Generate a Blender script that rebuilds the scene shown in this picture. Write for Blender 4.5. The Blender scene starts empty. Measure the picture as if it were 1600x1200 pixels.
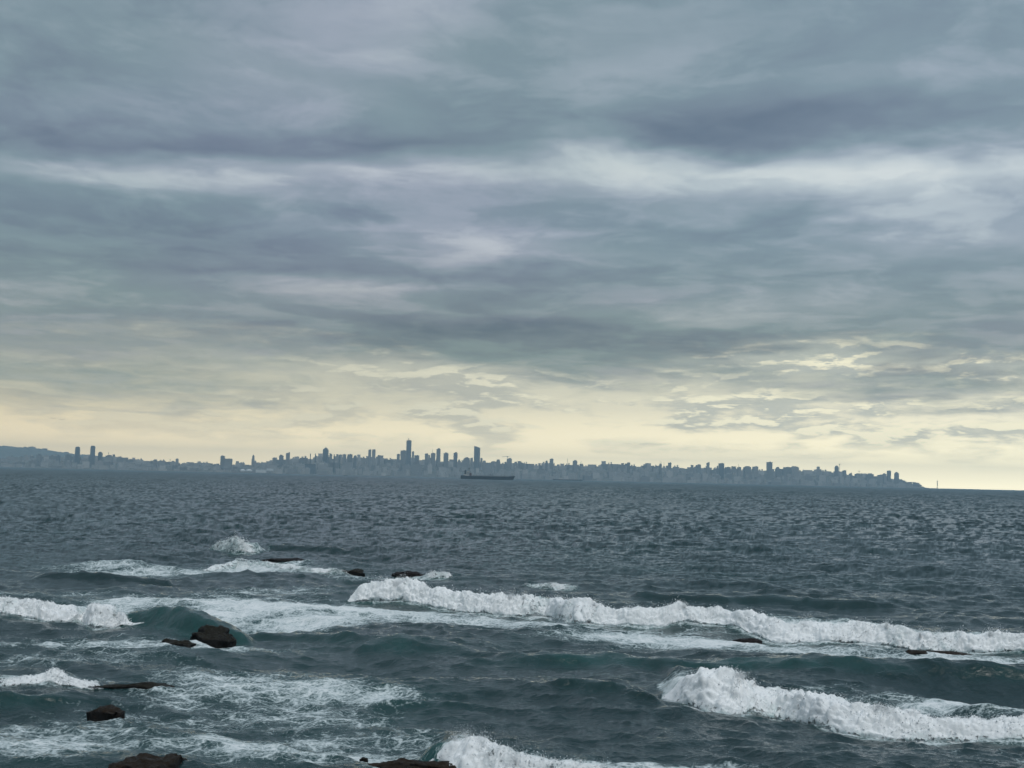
import bpy, bmesh, math, random
import numpy as np
from mathutils import Matrix, Vector

# ------------------------------------------------------------------ camera
scene = bpy.context.scene
COL = scene.collection
CAM_H = 8.0                       # eye height above the water, metres
FPX = 2200.0                      # focal length in units of a 1600 px wide frame
HORIZON_Y = 746.5                 # where the horizon crosses the frame's centre line
ROLL = math.radians(1.32)         # the photographer held the phone slightly crooked
PITCH = math.atan((HORIZON_Y - 600.0) / FPX)

cam_data = bpy.data.cameras.new("camera")
cam_data.sensor_fit = 'HORIZONTAL'
cam_data.sensor_width = 36.0
cam_data.lens = 36.0 * FPX / 1600.0
cam_data.clip_start = 0.1
cam_data.clip_end = 200000.0
cam = bpy.data.objects.new("camera", cam_data)
COL.objects.link(cam)
FWD = np.array([0.0, math.cos(PITCH), math.sin(PITCH)])
UP0 = np.array([0.0, -math.sin(PITCH), math.cos(PITCH)])
RT0 = np.array([1.0, 0.0, 0.0])
RT = RT0 * math.cos(ROLL) + UP0 * math.sin(ROLL)
UPV = -RT0 * math.sin(ROLL) + UP0 * math.cos(ROLL)
cam.matrix_world = Matrix(((RT[0], UPV[0], -FWD[0], 0.0),
                           (RT[1], UPV[1], -FWD[1], 0.0),
                           (RT[2], UPV[2], -FWD[2], CAM_H),
                           (0, 0, 0, 1)))
scene.camera = cam

def ray(px, py):
    d = FWD + RT * ((px - 800.0) / FPX) - UPV * ((py - 600.0) / FPX)
    return d / np.linalg.norm(d)

def on_water(px, py):
    """where the sight line of a photo point meets the still water"""
    d = ray(px, py)
    t = CAM_H / -d[2]
    return np.array([d[0] * t, d[1] * t])

def at(px, py, dist):
    """the point seen at a photo point, at a given distance out to sea"""
    d = ray(px, py)
    t = dist / d[1]
    return np.array([d[0] * t, dist, CAM_H + d[2] * t])

def azel(px, py):
    d = ray(px, py)
    return math.atan2(d[0], d[1]), math.asin(d[2])

# ------------------------------------------------------------------ render set-up
scene.render.engine = 'CYCLES'
scene.view_settings.view_transform = 'Standard'
scene.view_settings.look = 'None'
scene.view_settings.gamma = 1.0
scene.view_settings.exposure = 0.0
scene.view_settings.use_curve_mapping = False
cy = scene.cycles
cy.use_denoising = True
cy.denoiser = 'OPENIMAGEDENOISE'
cy.denoising_input_passes = 'RGB_ALBEDO_NORMAL'
cy.max_bounces = 6
cy.diffuse_bounces = 3
cy.glossy_bounces = 3
cy.transmission_bounces = 2
cy.volume_bounces = 2
cy.transparent_max_bounces = 8
cy.sample_clamp_indirect = 6.0
cy.use_light_tree = True
cy.use_adaptive_sampling = True
cy.adaptive_threshold = 0.015
cy.adaptive_min_samples = 16

# ------------------------------------------------------------------ node helper
class NB:
    """small helper for writing node maths as calls"""
    def __init__(self, tree):
        self.t = tree
        self.n = tree.nodes
        self.l = tree.links
    def put(self, sock, v):
        if isinstance(v, bpy.types.NodeSocket):
            self.l.new(v, sock)
        elif v is not None:
            sock.default_value = v
    def m(self, op, a, b=None, c=None, clamp=False):
        n = self.n.new('ShaderNodeMath')
        n.operation = op
        n.use_clamp = clamp
        self.put(n.inputs[0], a)
        self.put(n.inputs[1], b)
        self.put(n.inputs[2], c)
        return n.outputs[0]
    def add(self, a, b): return self.m('ADD', a, b)
    def sub(self, a, b): return self.m('SUBTRACT', a, b)
    def mul(self, a, b): return self.m('MULTIPLY', a, b)
    def mad(self, a, b, c): return self.m('MULTIPLY_ADD', a, b, c)
    def sstep(self, v, lo, hi, olo=0.0, ohi=1.0, kind='SMOOTHSTEP'):
        n = self.n.new('ShaderNodeMapRange')
        n.interpolation_type = kind
        n.clamp = True
        self.put(n.inputs['Value'], v)
        self.put(n.inputs['From Min'], lo)
        self.put(n.inputs['From Max'], hi)
        self.put(n.inputs['To Min'], olo)
        self.put(n.inputs['To Max'], ohi)
        return n.outputs['Result']
    def xyz(self, x, y, z=0.0):
        n = self.n.new('ShaderNodeCombineXYZ')
        for i, v in enumerate((x, y, z)):
            self.put(n.inputs[i], v)
        return n.outputs[0]
    def sep(self, v):
        n = self.n.new('ShaderNodeSeparateXYZ')
        self.put(n.inputs[0], v)
        return n.outputs[0], n.outputs[1], n.outputs[2]
    def noise(self, vec, scale=1.0, detail=3.0, rough=0.5, dist=0.0, lac=2.0, dims='2D', kind='FBM'):
        n = self.n.new('ShaderNodeTexNoise')
        n.noise_dimensions = dims
        n.noise_type = kind
        self.put(n.inputs['Vector'], vec)
        self.put(n.inputs['Scale'], scale)
        self.put(n.inputs['Detail'], detail)
        self.put(n.inputs['Roughness'], rough)
        self.put(n.inputs['Lacunarity'], lac)
        self.put(n.inputs['Distortion'], dist)
        return n.outputs[0], n.outputs[1]
    def voronoi(self, vec, scale, feature='DISTANCE_TO_EDGE', dims='3D', rand=1.0):
        n = self.n.new('ShaderNodeTexVoronoi')
        n.feature = feature
        n.voronoi_dimensions = dims
        self.put(n.inputs['Vector'], vec)
        self.put(n.inputs['Scale'], scale)
        self.put(n.inputs['Randomness'], rand)
        return n.outputs['Distance']
    def mix(self, f, a, b):
        n = self.n.new('ShaderNodeMix')
        n.data_type = 'RGBA'
        n.clamp_factor = True
        self.put(n.inputs['Factor'], f)
        self.put(n.inputs[6], a if isinstance(a, bpy.types.NodeSocket) else (*a, 1.0))
        self.put(n.inputs[7], b if isinstance(b, bpy.types.NodeSocket) else (*b, 1.0))
        return n.outputs[2]
    def mulc(self, a, b):
        n = self.n.new('ShaderNodeMix')
        n.data_type = 'RGBA'
        n.blend_type = 'MULTIPLY'
        n.inputs['Factor'].default_value = 1.0
        self.put(n.inputs[6], a if isinstance(a, bpy.types.NodeSocket) else (*a, 1.0))
        self.put(n.inputs[7], b if isinstance(b, bpy.types.NodeSocket) else (*b, 1.0))
        return n.outputs[2]
    def ramp(self, f, stops, kind='LINEAR'):
        n = self.n.new('ShaderNodeValToRGB')
        n.color_ramp.interpolation = kind
        el = n.color_ramp.elements
        while len(el) < len(stops):
            el.new(0.5)
        for q, (p, c) in zip(el, stops):
            q.position = p
            q.color = (*c, 1.0)
        self.put(n.inputs[0], f)
        return n.outputs[0]
    def attr(self, name):
        n = self.n.new('ShaderNodeAttribute')
        n.attribute_name = name
        return n.outputs['Fac']

# ------------------------------------------------------------------ sky
SUN_AZ = math.radians(152.0)      # high, over the photographer's right shoulder, behind the overcast
SUN_EL = math.radians(62.0)
GLOW_AZ = math.radians(24.0)      # the open strip of sky lies ahead, brightest to the right
world = bpy.data.worlds.new("World")
scene.world = world
world.use_nodes = True
wt = world.node_tree
wt.nodes.clear()
W = NB(wt)
w_out = wt.nodes.new('ShaderNodeOutputWorld')
w_bg = wt.nodes.new('ShaderNodeBackground')
wt.links.new(w_bg.outputs[0], w_out.inputs[0])
tc = wt.nodes.new('ShaderNodeTexCoord')
dx, dy, dz = W.sep(tc.outputs['Generated'])
zc = W.m('MAXIMUM', dz, 0.0)
u_az = W.m('ARCTAN2', dx, dy)
e_el = W.m('ARCSINE', zc)
# the layer of cloud seen in perspective
den = W.add(zc, 0.06)
PX = W.m('DIVIDE', dx, den)
PY = W.m('DIVIDE', dy, den)
plane = W.xyz(PX, PY, 0.0)
warpA, warpC = W.noise(plane, 1.3, 4.0, 0.55, 0.0)
wr, wg, wb = W.sep(warpC)
uw = W.mad(W.sub(wr, 0.5), 0.13, u_az)
ew = W.mad(W.sub(wg, 0.5), W.mad(e_el, 0.22, 0.012), e_el)
fbm, _ = W.noise(plane, 1.0, 7.0, 0.52, 0.35)
fine_v = W.xyz(W.mul(PX, 2.1), W.mul(PY, 1.3), 3.7)
fine, _ = W.noise(fine_v, 1.6, 7.0, 0.58, 0.6)

# broad lighter and darker masses of the cloud deck: photo point, half sizes in photo pixels, strength
MASSES = [
    (720, 272, 230, 22, 0.24), (1000, 254, 190, 24, 0.15), (880, 260, 340, 28, 0.10), (600, 272, 160, 16, 0.14), (1110, 222, 70, 18, -0.22), (1190, 238, 50, 12, -0.16), (1330, 225, 60, 14, -0.12), (300, 285, 260, 28, 0.19), (40, 275, 180, 22, 0.10),
    (1300, 268, 280, 34, 0.28), (1450, 305, 260, 46, 0.26), (1560, 240, 160, 30, 0.16), (1540, 360, 140, 26, 0.12), (1150, 310, 160, 16, 0.14),
    (330, 212, 330, 28, -0.30), (640, 210, 120, 14, -0.22), (1150, 190, 330, 26, -0.30), (60, 205, 140, 20, -0.22),
    (420, 95, 190, 16, 0.14), (1450, 110, 300, 90, 0.10), (60, 100, 120, 60, -0.12), (380, 55, 260, 20, -0.10), (900, 60, 260, 60, -0.04),
    (300, 335, 330, 20, -0.14), (580, 350, 60, 9, -0.26), (1290, 355, 130, 22, -0.20),
    (760, 385, 140, 20, 0.22), (980, 345, 200, 16, -0.06), (1020, 420, 110, 16, 0.16), (1480, 380, 200, 30, 0.12),
    (300, 405, 330, 26, -0.22), (760, 435, 110, 16, -0.24), (1010, 440, 120, 14, -0.20), (480, 452, 90, 10, 0.26),
    (500, 500, 300, 20, -0.14), (900, 520, 220, 28, -0.34), (700, 505, 120, 20, -0.18), (1120, 530, 120, 16, -0.16),
    (1240, 465, 260, 30, 0.10), (1530, 420, 120, 16, -0.18), (1480, 575, 190, 22, -0.26), (1500, 470, 120, 18, -0.05),
    (150, 520, 260, 26, 0.02), (100, 600, 180, 18, 0.06),
]
def mass_field(items, rank):
    """a soft field over azimuth and elevation, stored in a few colour ramps (rows of a factorised table)"""
    gu = np.linspace(-0.56, 0.56, 32)
    ge = np.linspace(0.0, 0.372, 32)
    F = np.zeros((32, 32))
    for (px, py, sx, sy, k) in items:
        a0, e0 = azel(px, py)
        F += k * np.exp(-0.75 * (((gu[:, None] - a0) * FPX / sx) ** 2 + ((ge[None, :] - e0) * FPX / sy) ** 2))
    F *= (np.clip((0.56 - np.abs(gu)) / 0.1, 0, 1))[:, None]
    U_, S_, V_ = np.linalg.svd(F)
    tot = None
    for k0 in range(0, rank, 3):
        A = U_[:, k0:k0 + 3] * np.sqrt(S_[k0:k0 + 3])
        B = (V_[k0:k0 + 3, :] * np.sqrt(S_[k0:k0 + 3])[:, None]).T
        m = max(np.abs(A).max(), np.abs(B).max()) * 1.001
        vecs = []
        for T, f in ((A, W.mad(uw, 1 / 1.12, 0.5)), (B, W.mul(ew, 1 / 0.372))):
            r = W.ramp(f, [(i / 31.0, tuple(T[i] / (2 * m) + 0.5)) for i in range(32)])
            n = wt.nodes.new('ShaderNodeVectorMath')
            n.operation = 'MULTIPLY_ADD'
            wt.links.new(r, n.inputs[0])
            n.inputs[1].default_value = (2 * m,) * 3
            n.inputs[2].default_value = (-m,) * 3
            vecs.append(n.outputs[0])
        d = wt.nodes.new('ShaderNodeVectorMath')
        d.operation = 'DOT_PRODUCT'
        wt.links.new(vecs[0], d.inputs[0])
        wt.links.new(vecs[1], d.inputs[1])
        tot = d.outputs['Value'] if tot is None else W.add(tot, d.outputs['Value'])
    return tot
shade = W.mad(W.sub(fbm, 0.5), 0.50, 0.475)
shade = W.mad(W.sub(fine, 0.5), 0.18, shade)
rag_v = W.xyz(W.mul(uw, 7.5), W.mul(ew, 27.0), 0.0)
ragged, _ = W.noise(rag_v, 1.0, 8.0, 0.55, 0.2)
shade = W.mad(W.sub(ragged, 0.5), 0.24, shade)
scud_v = W.xyz(W.mad(W.sub(wr, 0.5), 0.8, W.mul(PX, 2.6)), W.mad(W.sub(wb, 0.5), 0.8, W.mul(PY, 2.2)), 0.0)
scud, _ = W.noise(scud_v, 1.0, 8.0, 0.60, 0.2)
shade = W.mad(W.sstep(scud, 0.42, 0.62), 0.13, W.sub(shade, 0.065))
shade = W.add(shade, mass_field(MASSES, 12))
deck = W.ramp(shade, [(0.0, (0.125, 0.175, 0.240)), (0.22, (0.170, 0.228, 0.292)), (0.42, (0.216, 0.298, 0.350)),
                      (0.62, (0.315, 0.388, 0.450)), (0.82, (0.47, 0.55, 0.585)), (1.0, (0.62, 0.69, 0.69))])
# the deck thins and takes the colour of the light low down
warm = W.sstep(e_el, 0.19, 0.06)
deck = W.mulc(deck, W.mix(warm, (1.0, 1.0, 1.0), (1.12, 1.02, 0.82)))
lilac, _ = W.noise(plane, 0.55, 3.0, 0.5, 0.0)
deck = W.mulc(deck, W.mix(W.sstep(lilac, 0.40, 0.62), (1.01, 1.0, 0.985), (1.06, 0.985, 1.03)))
right = W.sstep(u_az, -0.10, 0.32)
deck = W.mulc(deck, W.mix(right, (1.0, 1.0, 1.0), (1.06, 1.05, 1.09)))

# clear strip between the deck and the sea, lit from beyond
az_off = W.m('COSINE', W.sub(u_az, GLOW_AZ))
glow_l = W.ramp(W.mul(e_el, 5.0), [(0.0, (2.0, 1.53, 0.82)), (0.12, (1.48, 1.19, 0.71)), (0.25, (0.68, 0.62, 0.43)), (0.45, (0.46, 0.48, 0.42))])
glow_r = W.ramp(W.mul(e_el, 5.0), [(0.0, (3.4, 2.98, 1.92)), (0.10, (2.12, 1.90, 1.26)), (0.25, (1.24, 1.16, 0.87)), (0.45, (0.60, 0.64, 0.55))])
glow = W.mix(W.sstep(u_az, -0.40, 0.34, kind='LINEAR'), glow_l, glow_r)
away = W.sstep(az_off, -0.3, 0.75)
glow = W.mix(away, (0.34, 0.38, 0.38), glow)
nish = wt.nodes.new('ShaderNodeTexSky')
nish.sky_type = 'NISHITA'
nish.sun_disc = False
nish.sun_elevation = SUN_EL
nish.sun_rotation = SUN_AZ
nish.air_density = 1.0
nish.dust_density = 4.0
nish_n = wt.nodes.new('ShaderNodeVectorMath')
nish_n.operation = 'SCALE'
wt.links.new(nish.outputs[0], nish_n.inputs[0])
nish_n.inputs['Scale'].default_value = 0.05
clear = W.mix(0.12, glow, nish_n.outputs[0])

# small broken cloud in the strip, bright where its tops catch the light
def puffs(off, k):
    v = W.xyz(W.mul(W.mad(W.sub(wr, 0.5), 0.02, u_az), 19.0 * k), W.mul(W.add(e_el, off), 78.0 * k), 1.7 * k)
    return W.noise(v, 1.0, 7.0, 0.58, 0.1)[0]
p0 = puffs(0.0, 1.0)
p1 = puffs(0.0038, 1.0)
wide, _ = W.noise(W.xyz(W.mul(u_az, 7.0), W.mul(e_el, 40.0), 5.0), 1.0, 3.0, 0.5, 0.0)
win = W.sstep(ew, 0.010, 0.040)
p_cov = W.mul(W.sstep(W.mad(W.sub(wide, 0.5), 0.45, p0), 0.37, 0.60), win)
rim = W.sstep(W.sub(p0, p1), 0.0, 0.10)
rim = W.mul(rim, W.sstep(u_az, -0.30, 0.30, 0.30, 1.0))
p_body = W.mix(W.sstep(u_az, -0.36, 0.30), (0.48, 0.46, 0.37), (0.54, 0.57, 0.51))
p_col = W.mix(rim, p_body, (1.20, 1.12, 0.80))
low = W.mix(W.mul(p_cov, W.sstep(u_az, -0.30, 0.12, 0.40, 0.80)), clear, p_col)

# where the deck ends above the strip
edge = W.mad(W.sub(fbm, 0.5), 0.05, ew)
edge = W.mad(W.sub(fine, 0.5), 0.030, edge)
edge = W.mad(W.sub(ragged, 0.5), 0.035, edge)
edge = W.add(edge, mass_field([(900, 560, 220, 40, 0.020), (1480, 600, 190, 34, 0.026), (100, 610, 260, 40, 0.026), (420, 620, 160, 30, 0.010),
                            (1230, 560, 110, 26, -0.026), (500, 588, 90, 16, -0.026), (740, 588, 60, 16, -0.024), (1570, 585, 90, 18, -0.032), (1330, 590, 60, 12, -0.02)], 6))
d_cov = W.sstep(edge, 0.054, 0.104)
sky = W.mix(d_cov, low, deck)
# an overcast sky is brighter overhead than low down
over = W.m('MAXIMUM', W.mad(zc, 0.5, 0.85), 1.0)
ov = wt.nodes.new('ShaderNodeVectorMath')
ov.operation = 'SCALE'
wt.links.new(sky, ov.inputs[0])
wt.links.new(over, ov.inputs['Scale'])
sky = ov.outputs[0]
below = W.sstep(dz, -0.02, 0.0)
sky = W.mix(below, (0.10, 0.14, 0.16), sky)
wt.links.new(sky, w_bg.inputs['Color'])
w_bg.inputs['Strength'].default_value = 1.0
world.cycles.sampling_method = 'MANUAL'
world.cycles.sample_map_resolution = 1024

# the sun behind the overcast: weak and very soft
sun_data = bpy.data.lights.new("sun", 'SUN')
sun_data.energy = 1.15
sun_data.angle = math.radians(25.0)
sun_data.color = (1.0, 0.97, 0.92)
sun = bpy.data.objects.new("sun", sun_data)
COL.objects.link(sun)
sd = Vector((math.sin(SUN_AZ) * math.cos(SUN_EL), math.cos(SUN_AZ) * math.cos(SUN_EL), math.sin(SUN_EL)))
sun.rotation_euler = (-sd).to_track_quat('-Z', 'Y').to_euler()
sun.location = (0, 0, 60)

# ------------------------------------------------------------------ general helpers
def link_mesh(name, verts, faces, mat=None, parent=None, smooth=False):
    me = bpy.data.meshes.new(name)
    me.from_pydata([tuple(v) for v in verts], [], faces)
    if mat is not None:
        me.materials.append(mat)
    if smooth:
        me.polygons.foreach_set('use_smooth', [True] * len(me.polygons))
    me.update()
    o = bpy.data.objects.new(name, me)
    COL.objects.link(o)
    if parent is not None:
        o.parent = parent
    return o

def grid_mesh(name, P, mat, attrs=None, smooth=True, parent=None):
    """a sheet from an (n, m, 3) array of points"""
    n, m, _ = P.shape
    me = bpy.data.meshes.new(name)
    me.vertices.add(n * m)
    me.vertices.foreach_set('co', np.ascontiguousarray(P, dtype=np.float32).ravel())
    i = np.arange(n - 1)[:, None] * m + np.arange(m - 1)[None, :]
    q = np.stack([i, i + 1, i + m + 1, i + m], -1).reshape(-1, 4).astype(np.int32)
    nf = len(q)
    me.loops.add(nf * 4)
    me.loops.foreach_set('vertex_index', q.ravel())
    me.polygons.add(nf)
    me.polygons.foreach_set('loop_start', np.arange(nf, dtype=np.int32) * 4)
    me.update(calc_edges=True)
    me.polygons.foreach_set('use_smooth', np.full(nf, smooth))
    for k, v in (attrs or {}).items():
        if v.ndim == 3:
            a = me.attributes.new(k, 'FLOAT_VECTOR', 'POINT')
            a.data.foreach_set('vector', np.ascontiguousarray(v, dtype=np.float32).ravel())
        else:
            a = me.attributes.new(k, 'FLOAT', 'POINT')
            a.data.foreach_set('value', np.ascontiguousarray(v, dtype=np.float32).ravel())
    me.materials.append(mat)
    o = bpy.data.objects.new(name, me)
    COL.objects.link(o)
    if parent is not None:
        o.parent = parent
    return o

def empty(name, loc):
    o = bpy.data.objects.new(name, None)
    o.empty_display_size = 0.5
    o.location = tuple(loc)
    COL.objects.link(o)
    return o

def tag(o, label=None, cat=None, group=None, kind=None):
    if label: o['label'] = label
    if cat: o['category'] = cat
    if group: o['group'] = group
    if kind: o['kind'] = kind
    return o

def new_mat(name):
    m = bpy.data.materials.new(name)
    m.use_nodes = True
    b = NB(m.node_tree)
    return m, b, m.node_tree.nodes['Principled BSDF'], m.node_tree.nodes['Material Output']

_perm = {}
def pnoise(x, y, z, seed=0):
    """gradient noise on arrays, about -0.8 .. 0.8"""
    if seed not in _perm:
        p = np.random.default_rng(seed + 11).permutation(256)
        _perm[seed] = np.concatenate([p, p, p])
    p = _perm[seed]
    xi, yi, zi = np.floor(x), np.floor(y), np.floor(z)
    xf, yf, zf = x - xi, y - yi, z - zi
    X = xi.astype(np.int64) & 255
    Y = yi.astype(np.int64) & 255
    Z = zi.astype(np.int64) & 255
    f = lambda t: t * t * t * (t * (t * 6 - 15) + 10)
    u, v, w = f(xf), f(yf), f(zf)
    G = np.array([[1, 1, 0], [-1, 1, 0], [1, -1, 0], [-1, -1, 0], [1, 0, 1], [-1, 0, 1], [1, 0, -1], [-1, 0, -1],
                  [0, 1, 1], [0, -1, 1], [0, 1, -1], [0, -1, -1], [1, 1, 0], [-1, 1, 0], [0, -1, 1], [0, -1, -1]], float)
    def g(a, b, c):
        h = p[p[p[(X + a) & 255] + ((Y + b) & 255)] + ((Z + c) & 255)] & 15
        q = G[h]
        return q[..., 0] * (xf - a) + q[..., 1] * (yf - b) + q[..., 2] * (zf - c)
    def lerp(t, a, b): return a + t * (b - a)
    x00 = lerp(u, g(0, 0, 0), g(1, 0, 0)); x10 = lerp(u, g(0, 1, 0), g(1, 1, 0))
    x01 = lerp(u, g(0, 0, 1), g(1, 0, 1)); x11 = lerp(u, g(0, 1, 1), g(1, 1, 1))
    return lerp(w, lerp(v, x00, x10), lerp(v, x01, x11))

def smooth01(t):
    t = np.clip(t, 0, 1)
    return t * t * (3 - 2 * t)

def to_pixel(X, Y, Z=0.0):
    rx, ry, rz = X, Y, Z - CAM_H
    f = ry * FWD[1] + rz * FWD[2]
    a = rx * RT[0] + ry * RT[1] + rz * RT[2]
    b = rx * UPV[0] + ry * UPV[1] + rz * UPV[2]
    return 800 + FPX * a / f, 600 - FPX * b / f

# ------------------------------------------------------------------ the sea: wind waves
def wave_tile(L, N, lmin, lmax, slope, wind, spread, seed):
    """a periodic patch of random wind waves between two wavelengths, with a given rms slope"""
    rng = np.random.default_rng(seed)
    k1 = np.fft.fftfreq(N, d=L / N) * 2 * np.pi
    kx, ky = np.meshgrid(k1, k1, indexing='ij')
    k = np.hypot(kx, ky)
    k[0, 0] = 1e-9
    c = (kx * wind[0] + ky * wind[1]) / k
    P = k ** -3.6 * np.abs(c) ** spread
    band = smooth01((k - 2 * np.pi / lmax) / (0.35 * 2 * np.pi / lmax)) * smooth01((2 * np.pi / lmin - k) / (0.25 * 2 * np.pi / lmin))
    A = np.sqrt(P) * band
    A[0, 0] = 0
    H = A * (rng.normal(size=(N, N)) + 1j * rng.normal(size=(N, N)))
    h = np.fft.ifft2(H).real
    s = np.sqrt(np.mean(np.fft.ifft2(H * 1j * kx).real ** 2 + np.fft.ifft2(H * 1j * ky).real ** 2))
    g = slope / s
    sx = np.fft.ifft2(H * 1j * kx).real
    sy = np.fft.ifft2(H * 1j * ky).real
    dx = np.fft.ifft2(-1j * kx / k * H).real
    dy = np.fft.ifft2(-1j * ky / k * H).real
    return np.stack([-dx * g, -dy * g, h * g, sx * g, sy * g], -1), L, N

def sample_tile(T, X, Y):
    D, L, N = T
    fx = np.mod(X / L, 1.0) * N
    fy = np.mod(Y / L, 1.0) * N
    i0 = np.floor(fx).astype(np.int64) % N
    j0 = np.floor(fy).astype(np.int64) % N
    a = (fx - np.floor(fx))[..., None]
    b = (fy - np.floor(fy))[..., None]
    i1, j1 = (i0 + 1) % N, (j0 + 1) % N
    return (D[i0, j0] * (1 - a) + D[i1, j0] * a) * (1 - b) + (D[i0, j1] * (1 - a) + D[i1, j1] * a) * b

WIND = np.array([-0.42, -0.907])
TILE_A = wave_tile(337.0, 512, 3.6, 24.0, 0.125, WIND, 2.0, 3)
TILE_B = wave_tile(61.0, 512, 0.7, 3.2, 0.205, WIND, 1.2, 5)
TILE_C = wave_tile(13.7, 512, 0.15, 0.7, 0.15, WIND, 0.8, 8)

# ------------------------------------------------------------------ breaking and steepening waves
# every wave: photo points (x, y of the foot of its front, y of its crest, how broken), placed on the water plane
class Wave:
    def __init__(self, pts, back=3.5, aer=0.3, lobes=0.0, seed=0, front=0.8, sag=0.31):
        pts = np.array(pts, float)
        W2 = np.array([on_water(x, y) for x, y in pts[:, :2]])
        D = np.hypot(W2[:, 0], W2[:, 1])
        H = np.maximum((pts[:, 1] - pts[:, 2]) * D / FPX - 0.07, 0.0)
        o = np.argsort(W2[:, 0])
        W2, H, br = W2[o], H[o], pts[o, 3]
        H = H * (1 - sag * br)        # the rest of a broken crest's height is white water
        self.x0, self.x1 = W2[0, 0], W2[-1, 0]
        n = int((self.x1 - self.x0) / 0.05) + 2
        self.x = np.linspace(self.x0, self.x1, n)
        def fit(v, wid):
            q = np.interp(self.x, W2[:, 0], v)
            m = max(3, int(wid / 0.05))
            ker = np.hanning(m + 2)[1:-1]
            ker /= ker.sum()
            return np.convolve(np.pad(q, m, mode='edge'), ker, 'same')[m:-m]
        span = (self.x1 - self.x0)
        self.y = fit(W2[:, 1], min(1.2, span * 0.15))
        self.h = fit(H, min(0.7, span * 0.1))
        self.br = fit(br, 0.3)
        run = min(1.4, 0.2 * span)
        if br.max() > 0:
            self.h = self.h * smooth01(np.minimum(self.x - self.x0, self.x1 - self.x) / run)
        if lobes:
            self.y = self.y + lobes * pnoise(self.x / 2.1, np.full(n, seed + 0.5), np.zeros(n), 21) + 0.5 * lobes * pnoise(self.x / 0.8, np.full(n, seed + 3.5), np.zeros(n), 22)
        # the ends of a wave run out into the sea
        self.pad = 1.0
        self.back, self.aer, self.seed, self.front = back, aer, seed, front
        m = np.gradient(self.y, self.x)
        self.c = 1 / np.sqrt(1 + np.convolve(np.pad(m, 40, mode='edge'), np.ones(81) / 81, 'same')[40:-40] ** 2)
    def at(self, X):
        y = np.interp(X, self.x, self.y)
        h = np.interp(X, self.x, self.h)
        c = np.interp(X, self.x, self.c)
        over = np.maximum(self.x0 - X, 0) + np.maximum(X - self.x1, 0)
        sl0 = (self.y[min(60, len(self.y) - 1)] - self.y[0]) / (self.x[min(60, len(self.y) - 1)] - self.x0)
        sl1 = (self.y[-1] - self.y[-min(60, len(self.y))]) / (self.x1 - self.x[-min(60, len(self.y))])
        sl0, sl1 = max(-0.7, min(0.7, sl0)), max(-0.7, min(0.7, sl1))
        y = y - np.maximum(self.x0 - X, 0) * sl0 + np.maximum(X - self.x1, 0) * sl1
        h = h * np.clip(1 - over / self.pad, 0, 1) ** 2
        return y, h, c
    def eta(self, X, Y):
        y, h, c = self.at(X)
        d = (Y - y) * c
        wf = self.front * h + 0.18
        wb = self.back * h + 0.3
        prof = np.where(d < wf, smooth01(d / wf), np.exp(-((d - wf) / wb) ** 2))
        dip = -0.10 * np.exp(-((d + 0.9) / 0.9) ** 2)
        return h * (prof + dip)
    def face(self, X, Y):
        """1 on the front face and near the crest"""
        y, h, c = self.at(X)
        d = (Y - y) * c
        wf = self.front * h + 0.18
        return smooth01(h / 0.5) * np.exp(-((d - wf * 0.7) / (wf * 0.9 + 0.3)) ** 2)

MAIN = Wave([(528, 938, 925, .8), (545, 938, 911, 1), (580, 939, 903, 1), (620, 941, 900, 1), (645, 943, 906, 1), (665, 945, 915, 1), (720, 951, 915, 1),
             (780, 955, 917, 1), (830, 957, 920, 1), (858, 958, 926, 1), (880, 966, 925, 1), (905, 970, 921, 1), (935, 971, 934, 1), (980, 974, 946, 1),
             (1020, 976, 949, 1), (1062, 977, 945, 1), (1100, 979, 953, 1), (1130, 981, 956, 1), (1165, 986, 958, 1), (1215, 994, 960, 1), (1265, 996, 967, 1),
             (1330, 999, 968, 1), (1385, 1003, 969, 1), (1440, 1008, 973, 1), (1500, 1012, 980, 1), (1545, 1014, 979, 1), (1575, 1016, 985, .9),
             (1610, 1018, 988, .7), (1680, 1024, 996, .7)], aer=0.75, lobes=0.28, seed=1, sag=0.42)
RIGHT = Wave([(1022, 1086, 1085, .8), (1040, 1090, 1062, 1), (1066, 1096, 1044, 1), (1095, 1105, 1040, 1), (1125, 1112, 1041, 1), (1155, 1115, 1048, 1), (1190, 1114, 1060, 1),
              (1225, 1113, 1068, 1), (1250, 1120, 1072, 1), (1285, 1133, 1080, 1), (1330, 1144, 1092, 1), (1390, 1148, 1106, 1), (1450, 1152, 1116, 1),
              (1520, 1157, 1122, 1), (1590, 1162, 1126, 1), (1680, 1168, 1134, 1), (1760, 1174, 1142, 1)], back=4.0, aer=0.25, lobes=0.16, seed=7, front=1.0, sag=0.32)
LEFT = Wave([(-60, 966, 940, 1), (0, 967, 940, 1), (40, 971, 943, 1), (75, 975, 946, 1), (110, 974, 944, 1), (132, 968, 946, 1), (139, 984, 949, .9),
             (160, 985, 951, 1), (185, 981, 953, 1), (203, 980, 955, .25), (230, 984, 955, 0), (262, 990, 957, 0), (300, 996, 964, 0), (340, 1000, 971, 0), (380, 1002, 983, 0), (420, 1004, 1001, 0)],
            back=3.0, aer=0.45, lobes=0.12, seed=12, front=1.1)
CAP = Wave([(322, 858, 851, .4), (340, 863, 847, .8), (365, 866, 844, .75), (392, 867, 846, .8), (412, 866, 850, .8), (424, 864, 855, .5)], back=2.0, aer=0.4, lobes=0.2, seed=15)
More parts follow.
